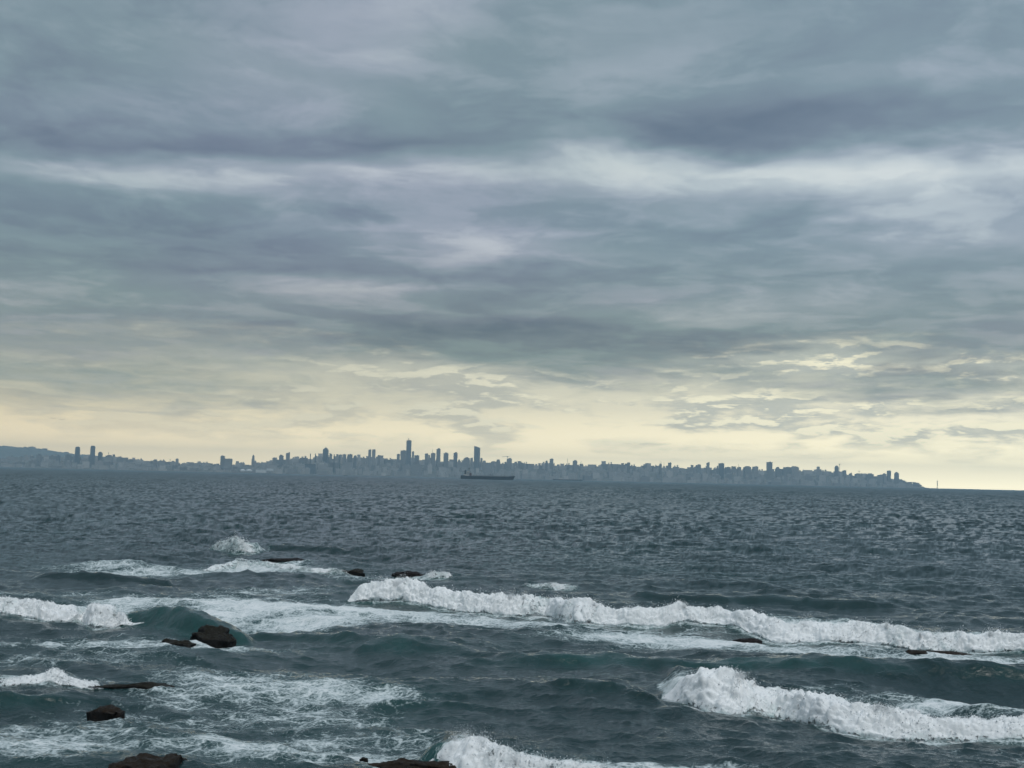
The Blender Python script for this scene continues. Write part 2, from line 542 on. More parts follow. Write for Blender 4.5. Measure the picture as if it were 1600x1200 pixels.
SHORE = Wave([(620, 1186, 1176, 0), (655, 1188, 1160, 0), (688, 1192, 1144, .5), (712, 1197, 1140, 1), (735, 1203, 1146, 1), (760, 1206, 1158, 1), (790, 1208, 1164, 1),
              (820, 1209, 1166, 1), (860, 1211, 1180, .9), (900, 1213, 1186, .8), (945, 1214, 1188, .8), (1000, 1216, 1196, .4)], back=3.0, aer=0.55, lobes=0.15, seed=18)
LEDGE = Wave([(-50, 1074, 1062, .8), (0, 1074, 1062, .8), (40, 1076, 1060, .8), (82, 1076, 1054, .9), (100, 1078, 1062, .9), (150, 1081, 1069, .7), (185, 1081, 1075, .4)], back=2.0, aer=0.35, lobes=0.15, seed=22)
THIN = Wave([(300, 892, 887, .5), (345, 890, 881, .8), (375, 889, 878, 1), (410, 891, 881, .9), (450, 894, 885, .8), (500, 898, 889, .8), (560, 901, 893, .7)], back=2.5, aer=0.3, lobes=0.3, seed=25)
SMALL = Wave([(805, 914, 909, .6), (850, 916, 908, .8), (885, 918, 909, .9), (918, 918, 911, .8)], back=2.0, aer=0.3, lobes=0.2, seed=28)
SPLASH = Wave([(648, 905, 901, .5), (668, 906, 896, .8), (686, 907, 896, .8), (708, 908, 903, .4)], back=1.5, aer=0.8, lobes=0.1, seed=31)
# swells that have not broken
SWELLS = [
    Wave([(720, 1036, 1030, 0), (850, 1038, 1022, 0), (1000, 1042, 1030, 0), (1150, 1050, 1034, 0), (1300, 1058, 1042, 0), (1430, 1064, 1053, 0), (1600, 1070, 1059, 0), (1720, 1076, 1067, 0)], back=6.0, aer=0.55, seed=40, front=2.4),
    Wave([(560, 1018, 1008, 0), (620, 1020, 1003, 0), (690, 1022, 1008, 0), (760, 1026, 1016, 0)], back=3.0, aer=0.35, seed=41, front=2.0),
    Wave([(400, 992, 980, 0), (470, 998, 985, 0), (540, 1006, 996, 0)], back=3.0, aer=0.3, seed=42, front=2.0),
    Wave([(420, 862, 852, 0), (480, 864, 854, 0), (560, 868, 862, 0)], back=3.0, aer=0.1, seed=43, front=2.0),
    Wave([(60, 908, 899, 0), (140, 910, 898, 0), (260, 912, 904, 0)], back=3.0, aer=0.1, seed=44, front=2.0),
    Wave([(-40, 1104, 1092, 0), (60, 1102, 1088, 0), (140, 1098, 1089, 0), (200, 1096, 1092, 0)], back=2.5, aer=0.6, seed=45, front=2.0),
    Wave([(560, 1102, 1096, 0), (620, 1104, 1094, 0), (700, 1108, 1098, 0), (780, 1112, 1106, 0)], back=3.0, aer=0.35, seed=46, front=1.8),
    Wave([(1000, 935, 926, 0), (1100, 940, 930, 0), (1250, 946, 934, 0), (1400, 952, 944, 0)], back=3.5, aer=0.1, seed=47, front=2.4),
    Wave([(880, 1090, 1076, 0), (960, 1098, 1082, 0), (1020, 1106, 1094, 0)], back=3.0, aer=0.2, seed=48, front=2.2),
]
BREAKERS = [MAIN, RIGHT, LEFT, CAP, SHORE, LEDGE, THIN, SMALL, SPLASH]
ALL_WAVES = BREAKERS + SWELLS

def waves_eta(X, Y):
    z = np.zeros_like(X)
    for w in ALL_WAVES:
        lo, hi = w.y.min() - 4, w.y.max() + 14
        m = (X > w.x0 - w.pad) & (X < w.x1 + w.pad) & (Y > lo) & (Y < hi)
        if m.any():
            z[m] += w.eta(X[m], Y[m])
    return z

def sea_point(X, Y, fine=True):
    """displaced position of the water surface"""
    r = np.hypot(X, Y)
    calm = 1.0 / (1.0 + (40.0 / np.maximum(r, 5)) ** 4) * 0.35 + 0.65
    d = sample_tile(TILE_A, X, Y) * (calm * 0.95)[..., None]
    d = d + sample_tile(TILE_B, X, Y) * (calm * smooth01((1500 - r) / 1100) * 0.9 + 0.1)[..., None]
    if fine:
        d = d + sample_tile(TILE_C, X, Y) * (smooth01((330 - r) / 240))[..., None]
    P = np.stack([X, Y, np.zeros_like(X)], -1)
    P[..., :2] += d[..., :2] * 1.0
    P[..., 2] = d[..., 2] + waves_eta(X, Y)
    return P

# flat foam left on the water: photo point, half sizes in photo pixels, amount
FOAM = [
    (240, 893, 160, 6, .62), (420, 891, 120, 7, .75), (170, 886, 90, 7, .55), (130, 884, 120, 4, .4), (560, 905, 60, 4, .5), (640, 906, 70, 4, .6),
    (60, 930, 130, 4, .45), (300, 940, 200, 10, .62), (420, 950, 170, 15, .80), (300, 962, 130, 11, .80), (480, 972, 130, 11, .78), (600, 958, 170, 9, .75), (720, 968, 170, 9, .68),
    (190, 944, 80, 8, .7), (420, 925, 150, 8, .5), (830, 978, 140, 8, .62), (900, 982, 200, 8, .60), (1000, 996, 160, 8, .72), (1130, 1003, 160, 9, .80), (1260, 1012, 160, 9, .64),
    (1380, 1022, 150, 8, .64), (1520, 1028, 140, 8, .70), (1590, 1032, 100, 8, .70), (1320, 1032, 120, 7, .5), (1060, 985, 90, 5, .5),
    (120, 1008, 180, 11, .60), (330, 1012, 140, 9, .60), (230, 1016, 90, 5, .62), (50, 1036, 120, 10, .45), (60, 1068, 120, 7, .72), (190, 1030, 150, 14, .38),
    (380, 1075, 150, 17, .60), (500, 1085, 110, 13, .66), (600, 1092, 80, 10, .62), (330, 1062, 120, 12, .52), (280, 1088, 120, 14, .46), (440, 1110, 160, 20, .52), (560, 1120, 90, 14, .46),
    (210, 1122, 200, 18, .46), (110, 1150, 200, 18, .50), (40, 1182, 140, 22, .66), (130, 1172, 120, 12, .62), (330, 1172, 160, 14, .62), (440, 1186, 160, 16, .72), (560, 1176, 110, 14, .70), (500, 1150, 150, 14, .56),
    (640, 1150, 60, 14, .5), (760, 1192, 60, 20, .6), (900, 1194, 170, 9, .72), (1010, 1197, 120, 6, .6), (1120, 1198, 90, 5, .45),
    (1390, 1090, 150, 6, .50), (1500, 1102, 150, 10, .74), (1590, 1110, 120, 14, .76), (1430, 1108, 110, 9, .62), (1300, 1080, 90, 5, .40), (1580, 1140, 60, 10, .4),
    (330, 1009, 55, 5, .66), (275, 1013, 32, 4, .6), (238, 1082, 50, 4, .6), (160, 1119, 40, 4, .58), (660, 1202, 100, 7, .7), (1168, 996, 40, 4, .75), (1470, 1019, 70, 4, .72), (640, 904, 40, 3, .6), (545, 897, 40, 3, .6), (450, 882, 50, 3, .6), (1500, 915, 120, 3, .26), (1400, 1175, 250, 20, .26), (700, 1010, 200, 8, .22), (1560, 1190, 140, 16, .3),
]
def foam_amount(X, Y):
    px, py = to_pixel(X, Y)
    f = np.zeros_like(X)
    near = (Y < 170) & (np.abs(X) < 0.6 * Y)
    qx, qy = px[near], py[near]
    g = np.zeros_like(qx)
    for (cx, cy_, sx, sy, k) in FOAM:
        if cx < 700 and cy_ > 1040:
            sy, k = sy * 1.35, k * 0.92
        g = np.maximum(g, k * np.exp(-(((qx - cx) / sx) ** 2 + ((qy - cy_) / sy) ** 2) ** 1.25 * 0.8)) + 0.12 * np.minimum(g, k * np.exp(-((qx - cx) / sx) ** 2 - ((qy - cy_) / sy) ** 2))
    f[near] = g * 1.22
    for w in BREAKERS:
        m = (X > w.x0) & (X < w.x1) & (Y > w.y.min() - 4) & (Y < w.y.max() + 8)
        if m.any():
            y, h, c = w.at(X[m])
            br = np.interp(X[m], w.x, w.br) * smooth01(h / 0.3)
            d = (Y[m] - y) * c
            wf = w.front * h + 0.18
            fr = np.where(d < 0, 0.78 * np.exp(-(d / 0.7) ** 2), np.where(d < wf, 0.9, 0.9 * np.exp(-((d - wf) / 2.6) ** 2)))
            f[m] = np.maximum(f[m], br * fr)
    return f

def glow_tint_amount(X, Y):  # share of teal painted on faces and crests as light through the water
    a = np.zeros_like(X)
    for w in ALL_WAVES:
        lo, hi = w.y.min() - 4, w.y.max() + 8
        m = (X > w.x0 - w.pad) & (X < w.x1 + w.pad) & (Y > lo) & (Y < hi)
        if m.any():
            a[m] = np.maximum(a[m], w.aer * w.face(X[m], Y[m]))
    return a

def rough_amount(X, Y):
    r = np.hypot(X, Y)
    return 0.06 + 0.13 * smooth01((np.log(r) - np.log(60)) / (np.log(900) - np.log(60)))

def far_slopes(X, Y):
    """slopes of the wave sides one sees where the waves are finer than the sheet's mesh"""
    r = np.hypot(X, Y)
    gust = (1.0 - 0.30 * smooth01((np.log(r) - np.log(250)) / 2.6)) * 1.0 + 0.55 * pnoise(X / 90, Y / 210, 0 * X, 71) + 0.3 * pnoise(X / 30, Y / 90, 0 * X, 72)
    d = sample_tile(TILE_A, X, Y) * 0.82
    d = d + sample_tile(TILE_B, X, Y) * (0.26 + 0.80 * smooth01((2500 - r) / 2200))[..., None]
    d = d + sample_tile(TILE_C, X, Y) * (smooth01((500 - r) / 400) * 1.0)[..., None]
    sx, sy = d[..., 3] * gust, d[..., 4] * gust
    ux, uy = X / r, Y / r
    sv = sx * ux + sy * uy            # rising away from the viewer: the side that is seen
    st = -sx * uy + sy * ux
    sv = 0.5 * (sv + np.sqrt(sv * sv + 0.13 ** 2)) + 0.06 + 0.07 * smooth01((np.log(r) - np.log(250)) / 2.6)
    nx, ny = -(sv * ux - st * uy), -(sv * uy + st * ux)
    near = r < 200                   # add the lean of the breaking waves and swells
    e0 = waves_eta(X[near], Y[near])
    nx[near] -= (waves_eta(X[near] + 0.08, Y[near]) - e0) / 0.08
    ny[near] -= (waves_eta(X[near], Y[near] + 0.08) - e0) / 0.08
    l = np.sqrt(1 + nx * nx + ny * ny)
    far = smooth01((r - 30) / 90) * 0.35 + 0.65 * smooth01((r - 70) / 90)
    return np.stack([nx / l, ny / l, 1 / l], -1), far

# water material
sea_mat, B, bsdf, m_out = new_mat("sea_water")
geo = B.n.new('ShaderNodeNewGeometry')
pos = geo.outputs['Position']
fd = B.attr('foam')
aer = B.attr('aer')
rgh = B.attr('rough')
gx, gy, gz = B.sep(pos)
flat = B.xyz(gx, gy, 0.0)
patch, _ = B.noise(flat, 0.045, 3.0, 0.5)
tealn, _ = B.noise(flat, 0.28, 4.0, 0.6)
tint = B.mad(B.sub(patch, 0.5), 0.4, B.mad(fd, 0.30, B.mul(aer, B.sstep(tealn, 0.34, 0.66, 0.4, 1.0))))  # teal painted in for light through wave faces, plus bubbly water under foam
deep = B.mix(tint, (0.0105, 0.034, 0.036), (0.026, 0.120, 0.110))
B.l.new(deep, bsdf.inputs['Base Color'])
B.l.new(rgh, bsdf.inputs['Roughness'])
bsdf.inputs['IOR'].default_value = 1.333
rip1, _ = B.noise(B.xyz(B.mul(gx, 1.0), B.mul(gy, 1.25), 0.0), 3.2, 5.0, 0.58, 0.3)
bump = B.n.new('ShaderNodeBump')
bump.inputs['Strength'].default_value = 0.55
bump.inputs['Distance'].default_value = 0.12
B.l.new(rip1, bump.inputs['Height'])
wn = B.n.new('ShaderNodeAttribute')
wn.attribute_name = 'wave_normal'
nmix = B.n.new('ShaderNodeMix')
nmix.data_type = 'VECTOR'
B.l.new(B.attr('far'), nmix.inputs['Factor'])
B.l.new(bump.outputs[0], nmix.inputs[4])
B.l.new(wn.outputs['Vector'], nmix.inputs[5])
nnorm = B.n.new('ShaderNodeVectorMath')
nnorm.operation = 'NORMALIZE'
B.l.new(nmix.outputs[1], nnorm.inputs[0])
B.l.new(nnorm.outputs[0], bsdf.inputs['Normal'])
# lacy foam: bubbles drawn out into threads and patches
wv = B.noise(flat, 1.1, 4.0, 0.55)[1]
wvs = B.n.new('ShaderNodeVectorMath')
wvs.operation = 'MULTIPLY_ADD'
B.l.new(wv, wvs.inputs[0])
wvs.inputs[1].default_value = (0.7, 0.7, 0.0)
B.l.new(flat, wvs.inputs[2])
warped = wvs.outputs[0]
lw = B.n.new('ShaderNodeVectorMath')
lw.operation = 'MULTIPLY'
B.l.new(warped, lw.inputs[0])
lw.inputs[1].default_value = (0.66, 1.0, 1.0)
warped = lw.outputs[0]
cellA = B.voronoi(warped, 1.5, dims='2D')
cellB = B.voronoi(warped, 4.2, dims='2D')
thread = B.m('MAXIMUM', B.sstep(cellA, 0.13, 0.0), B.mul(B.sstep(cellB, 0.10, 0.0), 0.75))
cloud, _ = B.noise(warped, 0.9, 9.0, 0.74, 0.1)
grit, _ = B.noise(flat, 9.0, 3.0, 0.6)
amt = B.mad(B.sub(cloud, 0.5), 1.30, fd)
amt = B.mad(thread, 0.22, B.add(amt, 0.01))
amt = B.mad(B.sub(grit, 0.5), 0.60, amt)
cover = B.mul(B.sstep(amt, 0.50, 0.95), B.sstep(fd, 0.05, 0.28))
foam_b = B.n.new('ShaderNodeBsdfDiffuse')
B.put(foam_b.inputs['Color'], B.mix(B.sstep(amt, 0.65, 1.3), (0.50, 0.59, 0.60), (0.88, 0.91, 0.91)))
bump2 = B.n.new('ShaderNodeBump')
bump2.inputs['Strength'].default_value = 0.6
bump2.inputs['Distance'].default_value = 0.06
B.l.new(amt, bump2.inputs['Height'])
B.l.new(bump2.outputs[0], foam_b.inputs['Normal'])
mixs = B.n.new('ShaderNodeMixShader')
B.l.new(B.mul(cover, 0.92), mixs.inputs[0])
B.l.new(bsdf.outputs[0], mixs.inputs[1])
B.l.new(foam_b.outputs[0], mixs.inputs[2])
B.l.new(mixs.outputs[0], m_out.inputs['Surface'])

# the sheet: rings that open with distance, far wider than the view
f_out = FPX * 1024 / 1600
p_rows = np.concatenate([np.linspace(0.70, 6.0, 26)[:-1], np.arange(6.0, 300.0, 0.46)])
r_rows = np.concatenate([CAM_H * f_out / p_rows, np.linspace(37.4, 12.0, 30)])
a_mid = np.radians(np.linspace(-24, 24, 1160))
a_side = np.radians(24 + 51 * np.linspace(0, 1, 42)[1:] ** 1.4)
angs = np.concatenate([-a_side[::-1], a_mid, a_side])
R, A = np.meshgrid(r_rows, angs, indexing='ij')
SX, SY = R * np.sin(A), R * np.cos(A)
SP = sea_point(SX, SY)
far_flat = smooth01((15500 - R) / 5000)
WN, FAR = far_slopes(SX, SY)
SP[..., 2] *= far_flat
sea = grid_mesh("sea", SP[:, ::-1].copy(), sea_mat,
                {'foam': foam_amount(SX, SY)[:, ::-1], 'aer': glow_tint_amount(SX, SY)[:, ::-1], 'rough': rough_amount(SX, SY)[:, ::-1],
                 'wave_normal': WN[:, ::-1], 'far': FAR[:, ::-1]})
tag(sea, 'dark grey green choppy sea reaching to the horizon', None, None, 'structure')
del SP, R, A

# ------------------------------------------------------------------ white water
foam_mat, FB, fbs, _o = new_mat("white_water")
fpos = FB.n.new('ShaderNodeNewGeometry').outputs['Position']
fn1, _ = FB.noise(fpos, 2.2, 6.0, 0.62, 0.4, dims='3D')
fn2, _ = FB.noise(fpos, 14.0, 3.0, 0.6, 0.0, dims='3D')
thin = FB.attr('thin')
fmixv = FB.sstep(FB.add(FB.mad(FB.sub(fn1, 0.5), 0.9, thin), FB.mul(FB.sub(fn2, 0.5), 0.45)), 0.25, 0.80)
FB.l.new(FB.mix(FB.mul(fmixv, 0.75), (0.92, 0.935, 0.935), (0.26, 0.42, 0.42)), fbs.inputs['Base Color'])
fwisp, _ = FB.noise(fpos, 5.0, 5.0, 0.7, 0.6, dims='3D')
hole = FB.sstep(FB.mad(FB.sub(fwisp, 0.5), 1.9, thin), 0.48, 0.66)
ftr = FB.n.new('ShaderNodeBsdfTransparent')
fms = FB.n.new('ShaderNodeMixShader')
FB.l.new(hole, fms.inputs[0])
FB.l.new(fbs.outputs[0], fms.inputs[1])
FB.l.new(ftr.outputs[0], fms.inputs[2])
FB.l.new(fms.outputs[0], _o.inputs['Surface'])
fbs.inputs['Roughness'].default_value = 0.75
fbs.inputs['Specular IOR Level'].default_value = 0.25
fbs.subsurface_method = 'BURLEY'
fbs.inputs['Subsurface Weight'].default_value = 0.18
fbs.inputs['Subsurface Radius'].default_value = (1.0, 1.0, 1.0)
fbs.inputs['Subsurface Scale'].default_value = 0.10
fbump = FB.n.new('ShaderNodeBump')
fbump.inputs['Strength'].default_value = 0.5
fbump.inputs['Distance'].default_value = 0.07
FB.l.new(FB.noise(fpos, 7.0, 5.0, 0.65, 0.3, dims='3D')[0], fbump.inputs['Height'])
FB.l.new(fbump.outputs[0], fbs.inputs['Normal'])
drop_mat, DB, dbs, _o = new_mat("spray_drops")
dbs.inputs['Base Color'].default_value = (0.84, 0.87, 0.88, 1)
dbs.inputs['Roughness'].default_value = 0.6

OCT_V = np.array([[1, 1, 1], [1, -1, -1], [-1, 1, -1], [-1, -1, 1]], float) * 0.85
OCT_F = np.array([[0, 1, 2], [0, 3, 1], [0, 2, 3], [1, 3, 2]])
def drops_mesh(name, P, S, parent, rng, mat):
    n = len(P)
    st = 1 + 0.8 * rng.random((n, 1, 1)) * np.array([0.4, 0.4, 1.0])
    V = P[:, None, :] + OCT_V[None] * S[:, None, None] * st
    F = OCT_F[None] + (np.arange(n) * 4)[:, None, None]
    me = bpy.data.meshes.new(name)
    me.vertices.add(n * 4)
    me.vertices.foreach_set('co', V.astype(np.float32).ravel())
    me.loops.add(n * 12)
    me.loops.foreach_set('vertex_index', F.astype(np.int32).ravel())
    me.polygons.add(n * 4)
    me.polygons.foreach_set('loop_start', np.arange(n * 4, dtype=np.int32) * 3)
    me.update(calc_edges=True)
    me.polygons.foreach_set('use_smooth', np.full(n * 4, True))
    me.materials.append(mat)
    o = bpy.data.objects.new(name, me)
    COL.objects.link(o)
    o.parent = parent
    o['kind'] = 'stuff'
    return o

def white_water(w, label, back=1.0, lump=1.0, res=0.045, nspray=3000, plumes=(), rise=0.25, thin0=0.0, froth=70):
    rng = np.random.default_rng(w.seed)
    on = w.x[w.br > 0.02]
    n = int((on[-1] - on[0]) / res)
    xs = np.linspace(on[0], on[-1], n)
    yf, h, c = w.at(xs)
    br = np.interp(xs, w.x, w.br)
    sl = np.gradient(yf, xs)
    sl = np.convolve(np.pad(sl, 30, mode='edge'), np.ones(61) / 61, 'same')[30:-30]
    nx, ny = -sl / np.sqrt(1 + sl * sl), 1 / np.sqrt(1 + sl * sl)
    wf = w.front * h + 0.18
    depth = np.maximum(wf, 0.2) + back * (0.4 + h) * (0.75 + 0.9 * pnoise(xs / 1.7, np.full(n, 0.3 + w.seed), np.zeros(n), 5))
    nt = max(16, int((depth.max() + h.max() * 0.8) / res))
    t = np.linspace(0, 1, nt)
    d = -0.06 + (depth[:, None] + 0.06) * t[None, :]
    X = xs[:, None] + nx[:, None] * d
    Y = yf[:, None] + ny[:, None] * d
    base = sea_point(X, Y, fine=False)
    Z = base[..., 2]
    X, Y = base[..., 0], base[..., 1]
    # outward direction: leaning forwards on the face, upright on the back
    face = np.clip(1 - d / np.maximum(wf, 0.2)[:, None], 0, 1)
    ox = -nx[:, None] * face * 0.75
    oy = -ny[:, None] * face * 0.75
    oz = np.sqrt(np.maximum(1 - (ox ** 2 + oy ** 2), 0.1))
    ends = np.minimum(1, np.minimum(xs - xs[0], xs[-1] - xs) / min(1.3, 0.22 * (xs[-1] - xs[0])))
    amount = (br * smooth01(ends) * smooth01(h / 0.25))[:, None]
    arch = np.sin(np.pi * np.clip(t, 0, 1) ** 0.75)[None, :] ** 0.7
    hh = np.maximum(h, 0.15)[:, None]
    bulk = 0.16 * hh * arch
    def bil(f, s):
        return np.abs(pnoise(X / f + s, Y / f + w.seed, Z / f * 1.1, 31 + int(s)))
    bump = (0.72 * bil(1.15, 1) + 0.70 * bil(0.55, 2) + 0.50 * bil(0.27, 3) + 0.20 * bil(0.135, 4) + 0.08 * bil(0.07, 5)) * lump
    sarr = np.cumsum(np.full(n, res))[:, None] + 0 * X
    fall = np.abs(pnoise(sarr / 0.16, d / 0.9, Z * 0 + w.seed, 51)) + 0.6 * np.abs(pnoise(sarr / 0.07, d / 0.5, Z * 0 + w.seed, 52))
    bump = bump + (0.34 * fall - 0.10) * lump * np.exp(-((t[None, :] - 0.25) / 0.25) ** 2)
    rag = 0.16 * pnoise(X / 0.35, Y / 0.35, Z / 0.35, 41) + 0.10 * pnoise(X / 0.14, Y / 0.14, Z / 0.14, 42)
    off = (bulk + bump * np.clip(hh, 0.25, 1.1) * 0.56 * arch + rag * 0.35 * arch) * amount
    # tongues: sink the sheet where the wave has not broken so the edge is torn
    torn = pnoise(X / 0.75, Y / 0.75, np.full_like(X, w.seed * 1.0), 43) + 0.7 * pnoise(X / 0.3, Y / 0.3, np.full_like(X, w.seed * 1.0), 44)
    edge_f = np.minimum(t[None, :] * 7.0, (1 - t[None, :]) * 2.2)
    sink = np.clip(0.34 - edge_f - 0.8 * torn * np.clip(1.2 - edge_f, 0, 1) + 1.3 * (1 - amount), 0, 1)
    off = off - (0.30 + 0.5 * (1 - amount)) * sink
    P = np.stack([X + ox * off, Y + oy * off, Z + oz * off + 0.0], -1)
    gaps = np.clip(pnoise(xs / 2.3, np.full(n, w.seed + 0.7), np.zeros(n), 53) + 0.5 * pnoise(xs / 0.9, np.full(n, w.seed + 1.7), np.zeros(n), 54), -0.2, 0.5)[:, None]
    thinv = np.clip(0.15 + 0.55 * gaps + thin0 + 0.45 * (1 - arch) + 0.45 * (1 - amount) + 0.9 * np.clip(t[None, :] - 0.5, 0, 1) - 0.10 + 0.30 * np.clip(0.12 - t[None, :], 0, 1) / 0.12 + 0.30 * w.aer * np.exp(-((t[None, :] - 0.35) / 0.12) ** 2) * (pnoise(X / 1.6, Y / 1.6, Z, 47) > 0.12), 0, 1)
    mid = n // 2
    o = empty("breaking_wave", (xs[mid], yf[mid], 0.0))
    tag(o, label, "wave", "waves breaking near the rocks")
    inv = np.array(o.location)
    white = grid_mesh("white_water", P - inv, foam_mat, {'thin': thinv}, parent=o)
    # spray thrown up along the crest and at the torn edges
    wgt = (amount * (0.25 + np.exp(-((t[None, :] - 0.42) / 0.16) ** 2) * 1.2 + 1.0 * np.exp(-(t[None, :] / 0.10) ** 2)) * (0.2 + np.clip(pnoise(X / 0.8, Y / 0.8, Z * 0, 45) + 0.2, 0, 1) * 2) * hh).ravel()
    wgt = wgt / wgt.sum()
    nspray = int(nspray * 2.2)
    idx = rng.choice(len(wgt), size=nspray, p=wgt)
    Q = P.reshape(-1, 3)[idx]
    tt = np.broadcast_to(t[None, :], X.shape).ravel()[idx]
    up = np.abs(rng.normal(size=nspray)) * rise * np.where(tt < 0.12, 0.25, 1.0) * np.clip(hh.ravel()[np.minimum(idx // nt, n - 1)], 0.3, 1.1)
    clump = pnoise(Q[:, 0] / 0.25, Q[:, 1] / 0.25, Q[:, 2] / 0.25, 46)
    Q = Q + np.stack([rng.normal(size=nspray) * 0.07, rng.normal(size=nspray) * 0.08 - 0.05, up * np.clip(0.5 + clump * 1.6, 0.1, 1.6)], -1)
    S = np.clip(np.exp(rng.normal(-5.35, 0.55, nspray)), 0.002, 0.022) * np.where(rng.random(nspray) < 0.08, 1.7, 1.0) * (np.hypot(Q[:, 0], Q[:, 1]) / 75.0) ** 0.5
    # froth: blobs of bubbles riding on the tumbling water
    area = float(np.sum(depth)) * res
    nfr = int(area * froth)
    w2 = (amount * np.clip(arch, 0.05, 1) * np.clip(0.5 + 1.5 * torn, 0.15, 1.5) * (1 - 0.85 * np.clip(thinv * 1.6, 0, 1))).ravel()
    i2 = rng.choice(len(w2), size=nfr, p=w2 / w2.sum())
    Q2 = P.reshape(-1, 3)[i2] + rng.normal(size=(nfr, 3)) * 0.02
    Q = np.concatenate([Q, Q2])
    S = np.concatenate([S, rng.uniform(0.008, 0.024, nfr) * rng.uniform(0.6, 1.3, nfr)])
    # plumes: small jets thrown from the crest
    for (px, hgt, wid, cnt) in plumes:
        k = np.argmin(np.abs(to_pixel(xs, yf)[0] - px))
        j = int(nt * 0.40)
        p0 = P[k, j]
        cnt = int(cnt * 2)
        q = rng.beta(0.9, 2.4, cnt) * 1.5
        ang = rng.normal(size=cnt) * (0.35 + 0.5 * rng.random(cnt))
        pz = q * hgt
        pxx = ang * wid * (0.3 + q)
        Q = np.concatenate([Q, p0 + np.stack([pxx, rng.normal(size=cnt) * wid * 0.4, pz], -1)])
        S = np.concatenate([S, (math.hypot(p0[0], p0[1]) / 85.0) * rng.uniform(0.004, 0.013, cnt) * np.clip(1.15 - 0.6 * q, 0.4, 2) * np.where(rng.random(cnt) < 0.1, 1.8, 1.0)])
    drops_mesh("spray", Q - inv, S, o, rng, drop_mat)
    return o

white_water(MAIN, "longest white breaker, rolling across the middle of the sea", nspray=9000, back=0.9,
            plumes=[(1382, 0.55, 0.16, 260), (1436, 0.65, 0.14, 260), (1544, 0.5, 0.2, 240), (792, 0.5, 0.25, 260), (1062, 0.35, 0.2, 160), (815, 0.5, 0.2, 200), (905, 0.3, 0.2, 140), (610, 0.3, 0.4, 260), (1252, 0.7, 0.35, 160)])
white_water(RIGHT, "lumpy white breaker in the right foreground, nearest to the camera on that side", nspray=7000, res=0.034, back=2.0, lump=0.95, rise=0.13,
            plumes=[(1085, 0.2, 0.2, 120), (1130, 0.2, 0.3, 160), (1360, 0.18, 0.3, 120)])
white_water(LEFT, "curling wave at the left edge, half white, its dark face behind the boulder", nspray=2600, back=0.7, rise=0.12)
white_water(CAP, "small foaming mound of a wave, farthest out and alone on the left", nspray=900, back=0.9, res=0.05, lump=0.8, thin0=0.30, froth=60)
white_water(SHORE, "wave bursting over the knobbly reef at the bottom edge", nspray=3200, res=0.028, back=0.9, rise=0.20,
            plumes=[(705, 0.35, 0.25, 300), (732, 0.45, 0.2, 300), (806, 0.5, 0.18, 320), (940, 0.4, 0.12, 200), (690, 0.3, 0.2, 240)])
white_water(LEDGE, "low foaming wave lapping at the long flat slab on the left", nspray=700, back=0.9, rise=0.08, lump=0.8, thin0=0.15, froth=120)
white_water(THIN, "thin low line of white water beyond the left wave", nspray=700, back=1.6, rise=0.10, lump=0.8, res=0.05, thin0=0.24, froth=40)
white_water(SMALL, "short low crest of foam just behind the long breaker", nspray=400, back=1.2, rise=0.10, lump=0.8, res=0.05, thin0=0.32, froth=40)
white_water(SPLASH, "green splash of a wave beside the dark reddish reef", nspray=700, back=0.8, rise=0.30, res=0.05, thin0=0.16, froth=80)

# ------------------------------------------------------------------ rocks
def rock_mat(name, dark, light, moss, moss_amt):
    m, b, p, _ = new_mat(name)
    g = b.n.new('ShaderNodeTexCoord').outputs['Object']
    n1, _ = b.noise(g, 3.0, 6.0, 0.65, 0.4, dims='3D')
    n2, _ = b.noise(g, 14.0, 4.0, 0.6, 0.0, dims='3D')
    c = b.mix(b.sstep(b.mad(b.sub(n2, 0.5), 0.5, n1), 0.42, 0.72), dark, light)
    nrm = b.n.new('ShaderNodeNewGeometry').outputs['Normal']
    _x, _y, nz = b.sep(nrm)
    n3, _ = b.noise(g, 5.0, 4.0, 0.6, 0.0, dims='3D')
    c = b.mix(b.mul(b.sstep(b.mad(b.sub(n3, 0.5), 1.3, nz), 0.45, 0.8), moss_amt), c, moss)
    b.l.new(c, p.inputs['Base Color'])
    b.put(p.inputs['Roughness'], b.sstep(n3, 0.35, 0.65, 0.40, 0.9))
    p.inputs['Specular IOR Level'].default_value = 0.28
    bp = b.n.new('ShaderNodeBump')
    bp.inputs['Strength'].default_value = 0.9
    bp.inputs['Distance'].default_value = 0.05
    b.l.new(n2, bp.inputs['Height'])
    b.l.new(bp.outputs[0], p.inputs['Normal'])
    return m
ROCK_DARK = rock_mat("wet_dark_rock", (0.002, 0.002, 0.0018), (0.006, 0.0045, 0.0035), (0.016, 0.014, 0.004), 0.5)
ROCK_BROWN = rock_mat("wet_brown_rock", (0.003, 0.0022, 0.0016), (0.012, 0.007, 0.004), (0.050, 0.032, 0.014), 0.26)
ROCK_RED = rock_mat("reddish_reef", (0.005, 0.004, 0.004), (0.018, 0.010, 0.010), (0.012, 0.009, 0.009), 0.3)

